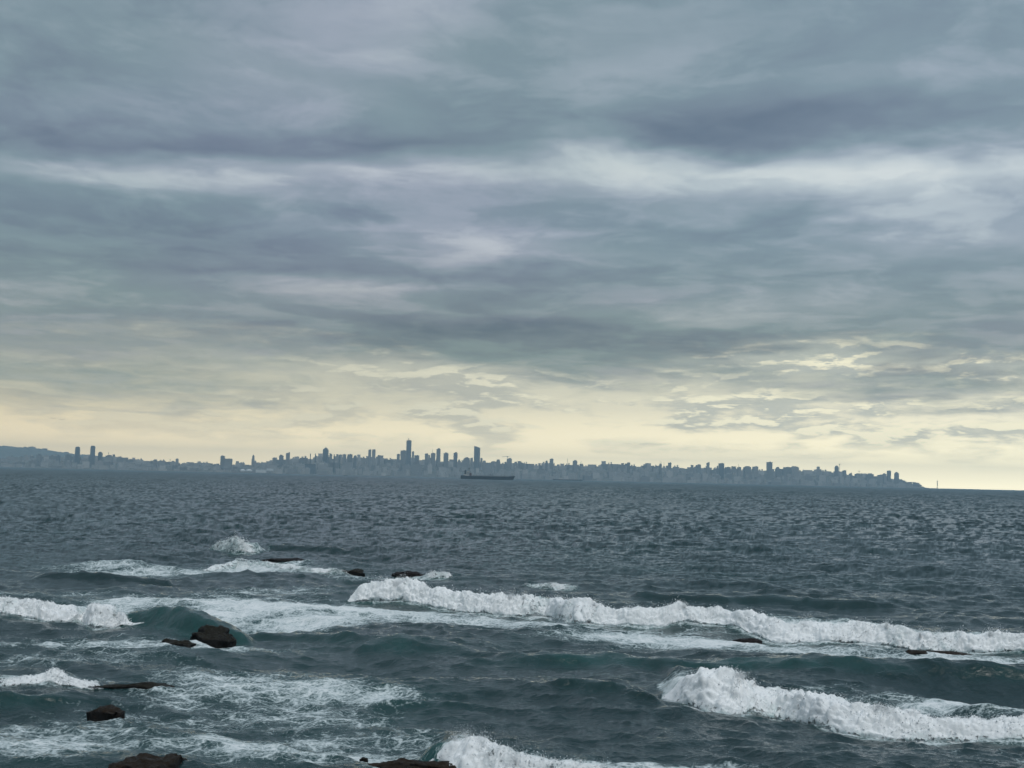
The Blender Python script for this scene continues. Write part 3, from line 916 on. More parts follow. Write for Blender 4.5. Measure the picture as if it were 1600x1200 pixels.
def rock(label, x0, x1, ytop, ybase, mat, depth=0.8, rough=0.22, lean=0.0, flat=0.0, peaks=(), seed=1, name="rock", sub=5, dz=0.0, group=None):
    """one boulder or ledge: photo extent left, right, top, foot; depth is a share of its width"""
    xm = (x0 + x1) / 2
    c = on_water(xm, ybase)
    dist = math.hypot(*c)
    wid = (x1 - x0) * dist / FPX * 0.93
    hgt = max((ybase - ytop) * dist / FPX * 0.66, 0.07)
    bm = bmesh.new()
    bmesh.ops.create_icosphere(bm, subdivisions=sub, radius=1.0)
    V = np.array([v.co[:] for v in bm.verts])
    th = V.copy()
    # squarer than a ball
    pw = 0.62 - 0.25 * flat
    V = np.sign(V) * np.abs(V) ** pw
    s = seed * 7.3
    base_r = 1 + rough * (pnoise(th[:, 0] * 1.4 + s, th[:, 1] * 1.4, th[:, 2] * 1.4, 61) * 1.5)
    V = V * base_r[:, None]
    P = V * np.array([wid / 2, wid / 2 * depth, 1.0])
    zn = V[:, 2]
    top = 0.45 + 0.55 * np.ones(len(V))
    if peaks:
        xx = V[:, 0]
        prof = np.zeros(len(V))
        for (pc, pw_, ph) in peaks:
            prof = np.maximum(prof, ph * np.exp(-((xx - pc - 0.35 * V[:, 1]) / (pw_ * 1.15)) ** 2 - 0.25 * (V[:, 1] - 0.5 * math.sin(7 * pc)) ** 2))
        top = prof
    P[:, 2] = np.where(zn > 0, zn * hgt * top, zn * 0.7)
    sc = max(wid, 0.6)
    q = P / sc
    ridge = (1 - 2 * np.abs(pnoise(q[:, 0] * 3.2 + s, q[:, 1] * 3.2, q[:, 2] * 4.5, 62))) * 0.5
    det = pnoise(q[:, 0] * 7 + s, q[:, 1] * 7, q[:, 2] * 9, 63) * 0.6 + pnoise(q[:, 0] * 15, q[:, 1] * 15 + s, q[:, 2] * 18, 64) * 0.4 + 0.22 * pnoise(q[:, 0] * 34, q[:, 1] * 34 + s, q[:, 2] * 34, 65)
    amp = rough * min(sc * 0.4, hgt * 0.8)
    nrm = th / np.linalg.norm(th, axis=1)[:, None]
    P += nrm * (amp * (ridge * 0.45 + det * 1.15))[:, None]
    P[:, 0] += lean * np.clip(P[:, 2], 0, None)
    for v, co in zip(bm.verts, P):
        v.co = co
    me = bpy.data.meshes.new(name)
    bm.to_mesh(me)
    bm.free()
    me.polygons.foreach_set('use_smooth', [True] * len(me.polygons))
    me.materials.append(mat)
    o = bpy.data.objects.new(name, me)
    COL.objects.link(o)
    o.location = (c[0], c[1] + wid * depth * 0.30, dz)
    tag(o, label, "rock", group or "wave washed rocks")
    return o

rock("mossy dark boulder standing in front of the curling left wave", 295, 366, 973, 1006, ROCK_DARK, 0.7, 0.30, -0.10, 0.1, seed=2, dz=0.05,
     peaks=[(-0.75, 0.35, 0.72), (-0.35, 0.5, 1.0), (0.25, 0.6, 0.86), (0.75, 0.4, 0.72)])
rock("low black rock with two small peaks, left of the mossy boulder", 248, 300, 997, 1011, ROCK_DARK, 0.5, 0.26, 0.0, 0.1, seed=3, dz=0.10, sub=4,
     peaks=[(-0.65, 0.28, 1.0), (0.30, 0.22, 0.75), (0.7, 0.3, 0.35), (0, 0.8, 0.22)])
rock("long flat dark slab pointing out of the foam on the left", 136, 261, 1066, 1080, ROCK_DARK, 0.25, 0.24, 0.0, 0.4, seed=4, dz=0.12,
     peaks=[(0.62, 0.36, 0.95), (0.05, 0.25, 0.35), (-0.55, 0.3, 0.25), (-0.9, 0.2, 0.2)])
rock("small pointed brown rock low in the left foreground", 138, 186, 1100, 1117, ROCK_BROWN, 0.7, 0.28, 0.0, 0.1, seed=5, dz=0.06, sub=4,
     peaks=[(-0.05, 0.38, 1.0), (0.45, 0.35, 0.6), (-0.6, 0.3, 0.25)])
rock("big craggy brown rock cut by the bottom edge of the picture", 168, 281, 1174, 1222, ROCK_BROWN, 0.75, 0.28, 0.02, 0.5, seed=6, dz=0.1,
     peaks=[(-0.62, 0.32, 0.86), (-0.1, 0.4, 1.0), (0.45, 0.42, 1.02), (0.85, 0.25, 0.9)])
rock("knobbly brown reef under the wave at the bottom edge", 583, 752, 1180, 1200, ROCK_BROWN, 0.22, 0.45, 0.0, 0.1, seed=7, dz=-0.05,
     peaks=[(-0.85, 0.12, 0.8), (-0.6, 0.22, 0.95), (-0.25, 0.2, 0.7), (0.05, 0.25, 0.8), (0.45, 0.3, 0.6), (0.8, 0.3, 0.4)])
rock("small dark knob left of the knobbly reef", 562, 575, 1181, 1186, ROCK_DARK, 0.8, 0.35, seed=14, sub=4, dz=-0.03, peaks=[(-0.2, 0.6, 1.0), (0.5, 0.4, 0.6)])
rock("flat dark reef washed white, farthest reef out", 408, 486, 871, 880, ROCK_RED, 0.25, 0.24, 0.0, 0.5, seed=8, sub=4, dz=0.10,
     peaks=[(-0.8, 0.25, 0.7), (-0.3, 0.4, 0.9), (0.3, 0.4, 1.0), (0.8, 0.25, 0.7)])
rock("low dark reef between two patches of white water", 522, 570, 885, 895, ROCK_DARK, 0.3, 0.24, 0.0, 0.4, seed=9, sub=4, dz=-0.03,
     peaks=[(-0.6, 0.4, 0.7), (0.5, 0.4, 1.0)])
rock("dark reddish reef behind the high left end of the long breaker", 610, 662, 890, 902, ROCK_RED, 0.35, 0.26, 0.0, 0.3, seed=10, sub=4, dz=0.10,
     peaks=[(-0.55, 0.35, 0.85), (0.0, 0.3, 1.0), (0.55, 0.4, 0.9)])
rock("dark rock showing under the foot of the long breaker", 1148, 1190, 990, 995, ROCK_RED, 0.35, 0.20, 0.0, 0.3, seed=11, sub=4, dz=-0.20,
     peaks=[(-0.5, 0.4, 0.7), (0.3, 0.5, 1.0)])
rock("long low brown ledge below the right end of the long breaker", 1412, 1524, 1004, 1017, ROCK_BROWN, 0.2, 0.24, 0.0, 0.5, seed=12, sub=4, dz=-0.24,
     peaks=[(-0.85, 0.22, 0.8), (-0.4, 0.4, 0.8), (0.2, 0.5, 0.75), (0.7, 0.3, 0.5)])

# ------------------------------------------------------------------ the far shore
def shore_dist(px):
    return float(np.interp(px, [-200, 0, 400, 600, 900, 1250, 1450], [8900, 8700, 8400, 8900, 9500, 10500, 11400]))
ROOFS = [(-160, 712), (0, 716), (30, 714), (60, 714), (100, 714), (130, 714), (170, 714), (200, 717), (230, 719), (270, 723), (300, 722), (345, 724), (390, 725), (410, 723),
         (430, 720), (460, 716), (480, 715), (540, 714), (600, 716), (620, 716), (680, 717), (700, 721), (740, 722), (775, 724), (800, 724), (850, 725), (900, 726), (1000, 727),
         (1050, 729), (1100, 731), (1145, 734), (1200, 734), (1250, 734), (1290, 735), (1310, 738), (1345, 742), (1380, 745), (1404, 749), (1416, 754), (1436, 756), (1446, 760), (1456, 762)]
RX, RY = np.array(ROOFS, float).T
def roof_y(px): return float(np.interp(px, RX, RY))
def waterline(px): return HORIZON_Y + (px - 800) * math.tan(ROLL) + 2.0
def z_at(px, py, D): return at(px, py, D)[2]

def stone(name, a, b, rgh=0.85, bands=0.0):
    m, n, p, _ = new_mat(name)
    info = n.n.new('ShaderNodeObjectInfo')
    g = n.n.new('ShaderNodeTexCoord').outputs['Object']
    ox, oy, oz = n.sep(g)
    fl = n.m('FRACT', n.mul(oz, 1 / 3.4))
    vv = n.m('FRACT', n.mul(n.add(ox, oy), 1 / 5.5))
    win = n.mul(n.sstep(fl, 0.35, 0.42), n.sstep(vv, 0.30, 0.36))
    c = n.mix(info.outputs['Random'], a, b)
    n1, _ = n.noise(g, 0.05, 4.0, 0.6, 0.0, dims='3D')
    c = n.mulc(c, n.mix(n1, (0.8, 0.8, 0.8), (1.15, 1.13, 1.1)))
    c = n.mix(n.mul(win, bands), c, (0.04, 0.05, 0.06))
    n.l.new(c, p.inputs['Base Color'])
    p.inputs['Roughness'].default_value = rgh
    return m
M_TOWER = stone("tower_concrete", (0.18, 0.19, 0.20), (0.38, 0.37, 0.35), 0.7, 0.6)
M_GLASS = stone("tower_glass", (0.11, 0.13, 0.15), (0.19, 0.21, 0.23), 0.45, 0.5)
M_BLOCK = stone("apartment_render", (0.16, 0.165, 0.17), (0.52, 0.50, 0.47), 0.9, 0.6)
M_WHITE = stone("white_cladding", (0.74, 0.75, 0.75), (0.80, 0.80, 0.78), 0.7, 0.05)
M_DARK = stone("dark_steel", (0.05, 0.055, 0.06), (0.08, 0.085, 0.09), 0.7, 0.0)

def prism(poly, z0, z1, top=None):
    """upright prism over a plan polygon; top gives each corner's height if the roof is not level"""
    n = len(poly)
    V = [(x, y, z0) for x, y in poly] + [(x, y, (top[i] if top else z1)) for i, (x, y) in enumerate(poly)]
    F = [tuple(range(n - 1, -1, -1)), tuple(range(n, 2 * n))] + [(i, (i + 1) % n, n + (i + 1) % n, n + i) for i in range(n)]
    return V, F
def rect(w, d, yaw=0.0, cx=0.0, cy_=0.0):
    c, s = math.cos(yaw), math.sin(yaw)
    return [(cx + x * c - y * s, cy_ + x * s + y * c) for x, y in ((-w / 2, -d / 2), (w / 2, -d / 2), (w / 2, d / 2), (-w / 2, d / 2))]
def part(name, poly, z0, z1, mat, parent, top=None):
    V, F = prism(poly, z0, z1, top)
    return link_mesh(name, V, F, mat, parent)

rngc = random.Random(4)
ZONES = [(118, "left of the two dark towers by the hill"), (274, "between the two dark towers and the lone square block"), (393, "between the lone square block and the slender stepped tower"),
         (505, "between the slender stepped tower and the bullet tower"), (581, "between the bullet tower and the twin towers"), (639, "between the twin towers and the tallest tower"),
         (745, "between the tallest tower and the slanted tower"), (861, "between the slanted tower and the dark square tower"), (1046, "from the dark square tower to the slim dark one"),
         (1127, "between the slim dark and the big blue grey tower"), (1202, "between the big blue grey and the tall right tower"), (1307, "between the tall right tower and the curved tower"),
         (2000, "from the curved tower to the tip of the cape")]
def zone(px):
    return next(z for lim, z in ZONES if px < lim)
def land_z(px):
    """ground height of the town below the roofs"""
    D = shore_dist(px) + 700
    return max(2.0, (z_at(px, roof_y(px), D) - 2) * 0.66)

# ground: a coast that climbs to the ridge the town stands on
pxs = np.concatenate([np.linspace(-420, 1436, 300), [1446, 1454, 1460]])
prof = [(-60, -3.0), (0, 1.2), (120, 4.0), (350, 0.35), (700, 1.0), (1100, 1.0), (1800, 0.8), (2600, -0.05)]
LP = np.zeros((len(prof), len(pxs), 3))
for j, px in enumerate(pxs):
    D0 = shore_dist(px)
    lz = land_z(px) if px < 1440 else 1.6
    for i, (dd, k) in enumerate(prof):
        p = at(px, 700, D0 + dd)
        z = k if i < 3 else k * lz
        if i >= 3:
            z = max(z, 3.0) if k > 0 else -3.0
            z += 2.0 * math.sin(px * 0.11 + i)
        LP[i, j] = (p[0], p[1], z if px < 1450 else min(z, 1.5))
m_land, nb, pb, _ = new_mat("town_ground")
gl, _ = nb.noise(nb.n.new('ShaderNodeTexCoord').outputs['Object'], 0.01, 5.0, 0.6)
nb.l.new(nb.mix(gl, (0.06, 0.07, 0.05), (0.17, 0.16, 0.14)), pb.inputs['Base Color'])
pb.inputs['Roughness'].default_value = 0.9
tag(grid_mesh("coastal_terrain", LP, m_land), 'low ground of the far shore under the town', None, None, 'structure')

# hill behind the left end of the town
hx = np.linspace(-420, 330, 260)
hy = np.interp(hx, [-420, -100, 0, 10, 25, 55, 70, 90, 105, 118, 140, 180, 230, 330], [676, 688, 697, 697, 699, 700, 703, 706, 708, 710, 711, 716, 722, 736])
HD = 13000.0
HP = np.zeros((5, len(hx), 3))
for j, (a, b) in enumerate(zip(hx, hy)):
    zt = z_at(a, b, HD)
    zt += 3.0 * abs(math.sin(j * 1.7) * math.sin(j * 0.61)) + rngc.uniform(0, 2.5)
    for i, (dd, k) in enumerate([(-2500, -0.02), (-1200, 0.45), (-300, 0.93), (0, 1.0), (1500, 0.7)]):
        p = at(a, 700, HD + dd)
        HP[i, j] = (p[0], p[1], max(zt * k, -4))
m_hill, nb, pb, _ = new_mat("wooded_hill")
gl, _ = nb.noise(nb.n.new('ShaderNodeTexCoord').outputs['Object'], 0.02, 6.0, 0.65)
nb.l.new(nb.mix(nb.sstep(gl, 0.4, 0.62), (0.035, 0.05, 0.028), (0.15, 0.14, 0.11)), pb.inputs['Base Color'])
tag(grid_mesh("hill", HP, m_hill), 'pale wooded hill behind the left end of the town', None, None, 'structure')

# towers: photo left, right, top, shape, label
TOWERS = [
    (31, 36, 713.5, 'flat', "squat tower block at the far left end of the town"),
    (58, 64.5, 709, 'cap', "broad dark tower block below the hill, left of the twin dark towers"),
    (88, 94, 711, 'cap', "small stepped tower block just under the falling edge of the hill"),
    (103, 108, 710.5, 'flat', "small flat topped tower close on the left of the two dark towers"),
    (118, 125, 698, 'round', "left one of the two tall dark towers by the hill"),
    (141, 149.6, 696.5, 'round', "right and taller one of the two dark towers by the hill"),
    (154, 160, 706, 'cap', "slim tower just right of the two dark towers"),
    (163, 174, 711, 'mast', "broad stepped block with a thin mast right of the dark towers"),
    (182, 189.5, 713.5, 'cap', "squarish tower block where the left part of the skyline starts to fall"),
    (240, 245, 717.5, 'cap', "little block standing on the low left roofs"),
    (274, 279.6, 717, 'flat', "lone square block on the lowest part of the left skyline"),
    (344, 364, 716.5, 'wing', "wide slab with a taller wing at its left end"),
    (393, 398.2, 711.5, 'step', "slender stepped dark tower alone above the white sheds"),
    (426, 431, 716, 'flat', "small block first on the climb of the skyline right of the slender tower"),
    (436, 443.6, 710.5, 'cap', "square tower, left of the pair at the start of the ridge"),
    (447, 453.2, 706.5, 'slantr', "tower with a sloping rounded top, right of the pair at the start of the ridge"),
    (505, 513.2, 700, 'dome', "tall bullet shaped tower with a small spire"),
    (515, 519, 708, 'slantl', "short tower leaning against the bullet shaped one"),
    (535.5, 541, 710, 'flat', "narrow flat block, first of three right of the bullet tower"),
    (543, 551, 710, 'flat', "wide flat block, second of three right of the bullet tower"),
    (552.5, 557, 712, 'flat', "low flat block, third of three right of the bullet tower"),
    (575.6, 580.2, 702.5, 'flat', "left one of the identical flat topped twin towers"),
    (581.4, 587, 702.5, 'flat', "right one of the identical flat topped twin towers"),
    (590, 594.5, 711, 'cap', "small block just right of the twin towers"),
    (620, 625, 709.6, 'flat', "square block left of the tallest tower's shoulder"),
    (626, 634.6, 704, 'flat', "broad pale tower leaning on the left side of the tallest tower"),
    (635, 643.2, 688.2, 'spire', "tallest tower of the skyline, flat topped with a short mast"),
    (643.6, 647.2, 705.5, 'flat', "narrow block stepping down right of the tallest tower"),
    (648, 655, 711.8, 'flat', "low shoulder block two steps right of the tallest tower"),
    (664, 669, 708.8, 'flat', "square tower left of the one with the tall antenna"),
    (669.2, 672, 711.4, 'flat', "thin low block in the gap before the antenna tower"),
    (673, 680.6, 708.2, 'antenna', "tower with a tall thin antenna right of the tallest tower"),
    (682, 688.6, 700.4, 'cap', "tall slim tower with a small roof house right of the antenna tower"),
    (693, 701, 707, 'cap', "solid square shouldered tower standing clear against the sky"),
    (709, 715, 706.6, 'cap', "slim tower standing above the stern of the dark ship"),
    (715.4, 720, 718, 'dome', "low round topped block above the ship's stern"),
    (724, 734.6, 714.6, 'dome', "wide round shouldered tower just left of the slanted tower"),
    (735, 739, 715.6, 'flat', "thin block wedged against the slanted tower"),
    (741, 750.5, 697, 'slantl', "tall broad tower with a slanted roof above the ship"),
    (750.8, 754, 716, 'flat', "narrow block right of the slanted tower"),
    (754.4, 759, 720, 'flat', "low block second right of the slanted tower"),
    (767, 772.6, 720, 'slantr', "block with a rising roof right of the slanted tower"),
    (776, 781, 718.2, 'flat', "small square tower halfway between slanted tower and crane"),
    (788.2, 791.6, 722, 'flat', "thin low block under the crane"),
    (792, 800, 715.6, 'cap', "broad tower beside the long armed crane"),
    (811, 817.4, 723, 'flat', "low block right of the tower with the crane"),
    (852, 856, 719.6, 'cap', "little tower left of the dark square tower"),
    (859, 864.8, 717, 'flat', "dark square tower right of the ship"),
    (895, 902, 719, 'cap', "square block standing up from the even middle roofs"),
    (980, 984.6, 723, 'flat', "small flat block in the long even part of the skyline"),
    (1030, 1034, 725.2, 'antenna', "thin block with two aerials in the long even roofs"),
    (1044, 1049, 723, 'flat', "slim dark tower ending the long even roofs"),
    (1088, 1095, 725.4, 'cap', "stepped tower, first of the blue grey cluster right of centre"),
    (1104, 1108.6, 722, 'slantr', "slim tower with a sharply pointed slanted top"),
    (1120, 1122.2, 728, 'flat', "thin side block left of the big blue grey tower"),
    (1122.4, 1132, 724, 'flat', "big blue grey square tower of the right cluster"),
    (1133, 1141, 730, 'flat', "lower block on the right side of the big blue grey tower"),
    (1152, 1158, 730, 'antenna', "small block with an aerial right of the blue grey cluster"),
    (1162, 1173.4, 728.4, 'cap', "wide low slab left of the tall right tower"),
    (1176, 1184.6, 729, 'flat', "square slab next to the tall right tower"),
    (1197, 1207.6, 722, 'flat', "tallest tower of the right half, plain and square"),
    (1212, 1218, 729.6, 'dome', "small round topped tower right of the tall right tower"),
    (1224, 1236, 730, 'flat', "left half of a long level topped slab on the right"),
    (1236.3, 1248, 729, 'cap', "right half of a long level topped slab with roof houses"),
    (1304, 1310.6, 727.6, 'dome', "curved tower under construction with a crane beside it"),
    (1317, 1322, 735, 'flat', "small square tower right of the curved one"),
    (1328, 1331.6, 738.4, 'cap', "thin tower between two square blocks near the cape"),
    (1336, 1346, 739.6, 'cap', "broad block with a small crane near the cape"),
    (1353, 1364.8, 739.6, 'cap', "wide block left of the last group before the cape"),
    (1370, 1379, 742.4, 'flat', "low wide block, first of the last group before the cape"),
    (1379.4, 1385, 739.4, 'cap', "narrow block, second of the last group before the cape"),
    (1386, 1392, 735.6, 'flat', "tall slim tower, highest of the last group before the cape"),
    (1397, 1404.6, 737.6, 'dome', "last tower at the cape, with a rounded roof"),
    (1404.8, 1411, 750, 'dome', "low block where the skyline drops at the cape"),
    (1415, 1425, 753.4, 'dome', "low rounded building, second last on the cape"),
    (1425.4, 1437, 753, 'slantl', "low building at the very tip of the cape, roof falling to the right"),
]
GLASSY = {6, 16, 26, 38, 54, 55, 4, 5}
for i, (x0, x1, yt, shape, label) in enumerate(TOWERS):
    D = shore_dist((x0 + x1) / 2) + 300 + rngc.uniform(0, 450)
    a, b = at(x0, yt, D), at(x1, yt, D)
    Wd = b[0] - a[0]
    zt = (a[2] + b[2]) / 2
    ratio = rngc.uniform(0.7, 1.1)
    yaw = rngc.uniform(-0.3, 0.3)
    w = Wd / (abs(math.cos(yaw)) + ratio * abs(math.sin(yaw)))
    d = w * ratio
    z0 = 0.5
    o = empty("high_rise_tower", ((a[0] + b[0]) / 2, D, z0))
    tag(o, label, "tower", "towers of the city skyline")
    zt -= z0
    mat = M_GLASS if i in GLASSY else M_TOWER
    base = rect(w, d, yaw)
    if shape in ('flat', 'antenna', 'spire'):
        part("tower_body", base, 0, zt - 3, mat, o)
        part("parapet", rect(w * 1.03, d * 1.03, yaw), zt - 3, zt, mat, o)
        part("roof_house", rect(w * 0.35, d * 0.4, yaw, w * 0.1), zt, zt + 3.0, M_TOWER, o)
    elif shape == 'cap':
        part("tower_body", base, 0, zt - 6, mat, o)
        part("roof_house", rect(w * 0.55, d * 0.6, yaw, rngc.uniform(-0.12, 0.12) * w), zt - 6, zt, M_TOWER, o)
    elif shape == 'round':
        part("tower_body", base, 0, zt - 9, mat, o)
        part("crown", rect(w * 0.9, d * 0.9, yaw), zt - 9, zt - 3, mat, o)
        part("crown", rect(w * 0.66, d * 0.66, yaw), zt - 3, zt, mat, o)
        part("podium", rect(w * 0.6, d, yaw, -w * 0.55), 0, zt * 0.55, M_TOWER, o)
    elif shape == 'dome':
        part("tower_body", base, 0, zt - 14, mat, o)
        part("crown", rect(w * 0.86, d * 0.86, yaw), zt - 14, zt - 7, mat, o)
        part("crown", rect(w * 0.62, d * 0.62, yaw), zt - 7, zt - 2, mat, o)
        part("crown", rect(w * 0.32, d * 0.32, yaw), zt - 2, zt + 1, mat, o)
        if 'spire' in label:
            part("spire", rect(3.0, 3.0), zt + 1, zt + 9, M_DARK, o)
    elif shape == 'step':
        part("tower_body", base, 0, zt * 0.80, mat, o)
        part("upper_stage", rect(w * 0.78, d * 0.78, yaw, w * 0.08), zt * 0.80, zt - 4, mat, o)
        part("roof_house", rect(w * 0.4, d * 0.4, yaw, w * 0.08), zt - 4, zt + 3, M_TOWER, o)
    elif shape == 'mast':
        part("tower_body", base, 0, zt - 12, mat, o)
        part("upper_stage", rect(w * 0.7, d * 0.8, yaw), zt - 12, zt - 4, mat, o)
        part("roof_house", rect(w * 0.35, d * 0.5, yaw, w * 0.1), zt - 4, zt, M_TOWER, o)
        part("mast", rect(1.6, 1.6, 0, w * 0.12), zt, zt + 20, M_DARK, o)
    elif shape == 'wing':
        part("tower_body", rect(w * 0.64, d * 0.5, yaw, w * 0.16), 0, zt, mat, o)
        part("tall_wing", rect(w * 0.34, d * 0.5, yaw, -w * 0.33), 0, zt + 14, mat, o)
        part("roof_house", rect(w * 0.22, d * 0.3, yaw, -w * 0.33), zt + 14, zt + 18, M_TOWER, o)
    elif shape in ('slantl', 'slantr'):
        drop = 12.0 if Wd > 30 else 7.0
        if label.startswith('low building'): drop = 9.0
        hi, lo = zt, zt - drop
        tops = [hi, lo, lo, hi] if shape == 'slantl' else [lo, hi, hi, lo]
        part("tower_body", base, 0, zt - drop - 4, mat, o)
        part("slanted_crown", rect(w * 1.0, d * 1.0, yaw), zt - drop - 4, zt, mat, o, tops)
    if shape == 'antenna':
        part("mast", rect(1.8, 1.8, 0, -w * 0.2), zt, zt + 25, M_DARK, o)
        if 'two' in label:
            part("mast", rect(1.5, 1.5, 0, w * 0.4), zt, zt + 17, M_DARK, o)
    if shape == 'spire':
        part("mast", rect(3.5, 3.5, 0, -w * 0.1), zt, zt + 16, M_DARK, o)

# smaller blocks: a few shapes shared between copies
def block_proto(k):
    rr = random.Random(k)
    d = rr.uniform(0.6, 1.0)
    body = prism(rect(1, d), 0, 1)
    kind = k % 4
    extra = []
    if kind == 1:
        extra = [prism(rect(0.35, 0.4 * d, 0, rr.uniform(-.2, .2)), 1, 1.10)]
    elif kind == 2:
        extra = [prism(rect(0.55, 0.7 * d, 0, -0.15), 1, 1.16)]
    elif kind == 3:
        extra = [prism(rect(0.2, 0.25 * d, 0, 0.25), 1, 1.12), prism(rect(0.2, 0.25 * d, 0, -0.2), 1, 1.08)]
    def mesh(nm, V, F):
        me = bpy.data.meshes.new(nm)
        me.from_pydata(V, [], F)
        me.materials.append(M_BLOCK)
        return me
    return mesh("wall", *body), [mesh("roof_house", *e) for e in extra]
PROTOS = [block_proto(k) for k in range(8)]
def small_block(px, wpx, ytop, D, zb, label, group, k):
    a, b = at(px - wpx / 2, ytop, D), at(px + wpx / 2, ytop, D)
    w = b[0] - a[0]
    zt = a[2]
    if zt - zb < 6: zb = zt - 6
    o = empty("apartment_block", ((a[0] + b[0]) / 2, D, zb))
    tag(o, label, "building", group)
    yaw = rngc.uniform(-0.35, 0.35)
    me, ex = PROTOS[k % 8]
    for m in [me] + ex:
        c = bpy.data.objects.new(m.name.split('.')[0], m)
        COL.objects.link(c)
        c.parent = o
        c.scale = (w, w, zt - zb)
        c.rotation_euler = (0, 0, yaw)
    return o
px = -14.0
k = 0
while px < 1440:
    wpx = rngc.uniform(6.0, 12.5) if px < 1400 else rngc.uniform(4, 6)
    x = px + wpx / 2
    yt = roof_y(x) + rngc.choice([-1.6, -0.6, 0.0, 0.5, 1.2, 2.2])
    D = shore_dist(x) + rngc.uniform(700, 1000)
    small_block(x, wpx * 1.06, yt, D, 0.5, "roofline apartment block " + zone(x), "roofline blocks " + zone(x), k)
    px += wpx * 0.94
    k += 1
n_ridge = k
px = 3.0
while px < 1425:
    wpx = rngc.uniform(5.0, 13)
    x = px + wpx / 2
    r, wl = roof_y(x), waterline(x)
    yt = r + (wl - r) * rngc.uniform(0.28, 0.55)
    small_block(x, wpx, yt, shore_dist(x) + rngc.uniform(220, 320), 0.5, "hillside apartment block below the roofline, " + zone(x), "hillside blocks " + zone(x), k)
    px += wpx + rngc.uniform(2, 14)
    k += 1
px = 8.0
while px < 1420:
    wpx = rngc.uniform(5.0, 16)
    x = px + wpx / 2
    r, wl = roof_y(x), waterline(x)
    yt = r + (wl - r) * rngc.uniform(0.60, 0.82)
    small_block(x, wpx, yt, shore_dist(x) + rngc.uniform(20, 120), 0.5, "low waterfront building " + zone(x), "waterfront buildings " + zone(x), k)
    px += wpx + rngc.uniform(8, 30)
    k += 1
print("blocks", k, n_ridge)
# the uncountable rest of the town behind and between them
V, F = [], []
for q in range(900):
    x = rngc.uniform(-60, 1436)
    r, wl = roof_y(x), waterline(x)
    dd = rngc.uniform(60, 900)
    f = 1 - min(1, dd / 800) * 0.95
    yt = r + (wl - r) * (f * 0.72 + rngc.uniform(0.02, 0.16))
    D = shore_dist(x) + dd
    wpx = rngc.uniform(3, 9)
    a, b = at(x - wpx / 2, yt, D), at(x + wpx / 2, yt, D)
    w = b[0] - a[0]
    v, f_ = prism(rect(w, w * 0.7, rngc.uniform(-.4, .4), (a[0] + b[0]) / 2, D), 0.5, max(a[2], 5))
    F += [tuple(i + len(V) for i in ff) for ff in f_]
    V += v
tag(link_mesh("city_blocks", V, F, M_BLOCK), "dense mass of indistinct grey buildings filling the hazy city", None, None, 'stuff')

# houses on the hill
for (x0, x1, yt, hl) in [(37, 42, 698, "narrow house, leftmost on the crest of the left hill"), (45, 55, 697.6, "widest and highest house on the crest of the left hill"),
                         (66, 74, 700.4, "house where the crest of the left hill starts to fall"), (100, 107, 706, "lowest house on the crest, above the two dark towers' left side")]:
    a, b = at(x0, yt, HD), at(x1, yt, HD)
    o = empty("hilltop_house", ((a[0] + b[0]) / 2, HD, a[2] - 16))
    tag(o, hl, "house", "houses on the hill")
    w = b[0] - a[0]
    part("wall", rect(w, 18), 0, 14, M_BLOCK, o)
    part("roof_house", rect(w * 0.4, 8), 14, 17, M_BLOCK, o)

# chimneys of the power station, leaning with nothing but the camera
for (x, yt, wpx, label) in [(485.2, 709, 1.4, "first of the thin chimneys left of the bullet tower"), (492.8, 709, 1.4, "second of the thin chimneys left of the bullet tower"),
                            (522.3, 710, 1.3, "thin chimney just right of the bullet tower"), (531.4, 710, 1.3, "thin chimney before the three flat blocks")]:
    D = shore_dist(x) + 250
    p = at(x, yt, D)
    r0 = wpx * D / FPX / 2
    o = empty("chimney_stack", (p[0], D, 0.5))
    tag(o, label, "chimney", "chimneys on the shore")
    n = 10
    V, F = [], []
    for zz, rr in ((0, r0 * 1.3), (p[2] - 6, r0)):
        V += [(rr * math.cos(t * 2 * math.pi / n), rr * math.sin(t * 2 * math.pi / n), zz) for t in range(n)]
    F = [(i, (i + 1) % n, n + (i + 1) % n, n + i) for i in range(n)] + [tuple(range(n, 2 * n))]
    link_mesh("shaft", V, F, M_DARK, o)
    V2, F2 = prism([(r0 * 1.15 * math.cos(t * 2 * math.pi / n), r0 * 1.15 * math.sin(t * 2 * math.pi / n)) for t in range(n)], p[2] - 6, p[2])
    link_mesh("rim", V2, F2, M_DARK, o)

# tower cranes
def crane(x, ytop, arm_l, arm_r, zlow, label):
    D = shore_dist(x) + 330
    p = at(x, ytop, D)
    o = empty("tower_crane", (p[0], D, 0.5))
    tag(o, label, "crane", "cranes over the city")
    s = D / FPX
    part("mast", rect(2.2, 2.2), 0, p[2], M_DARK, o)
    part("jib", rect((arm_l + arm_r) * s, 1.8, 0, (arm_r - arm_l) * s / 2), p[2] - 6.5, p[2] - 4.5, M_DARK, o)
    part("cab", rect(3, 3, 0, 2.6), p[2] - 10, p[2] - 6.6, M_WHITE, o)
crane(792.6, 712.4, 8, 3.2, 0, "crane with a long thin arm over the tower right of the ship")
crane(1311.8, 724.4, 1.5, 3.0, 0, "crane beside the curved tower on the right")
crane(1342.2, 735.4, 1.2, 1.8, 0, "small crane on the broad block near the cape")
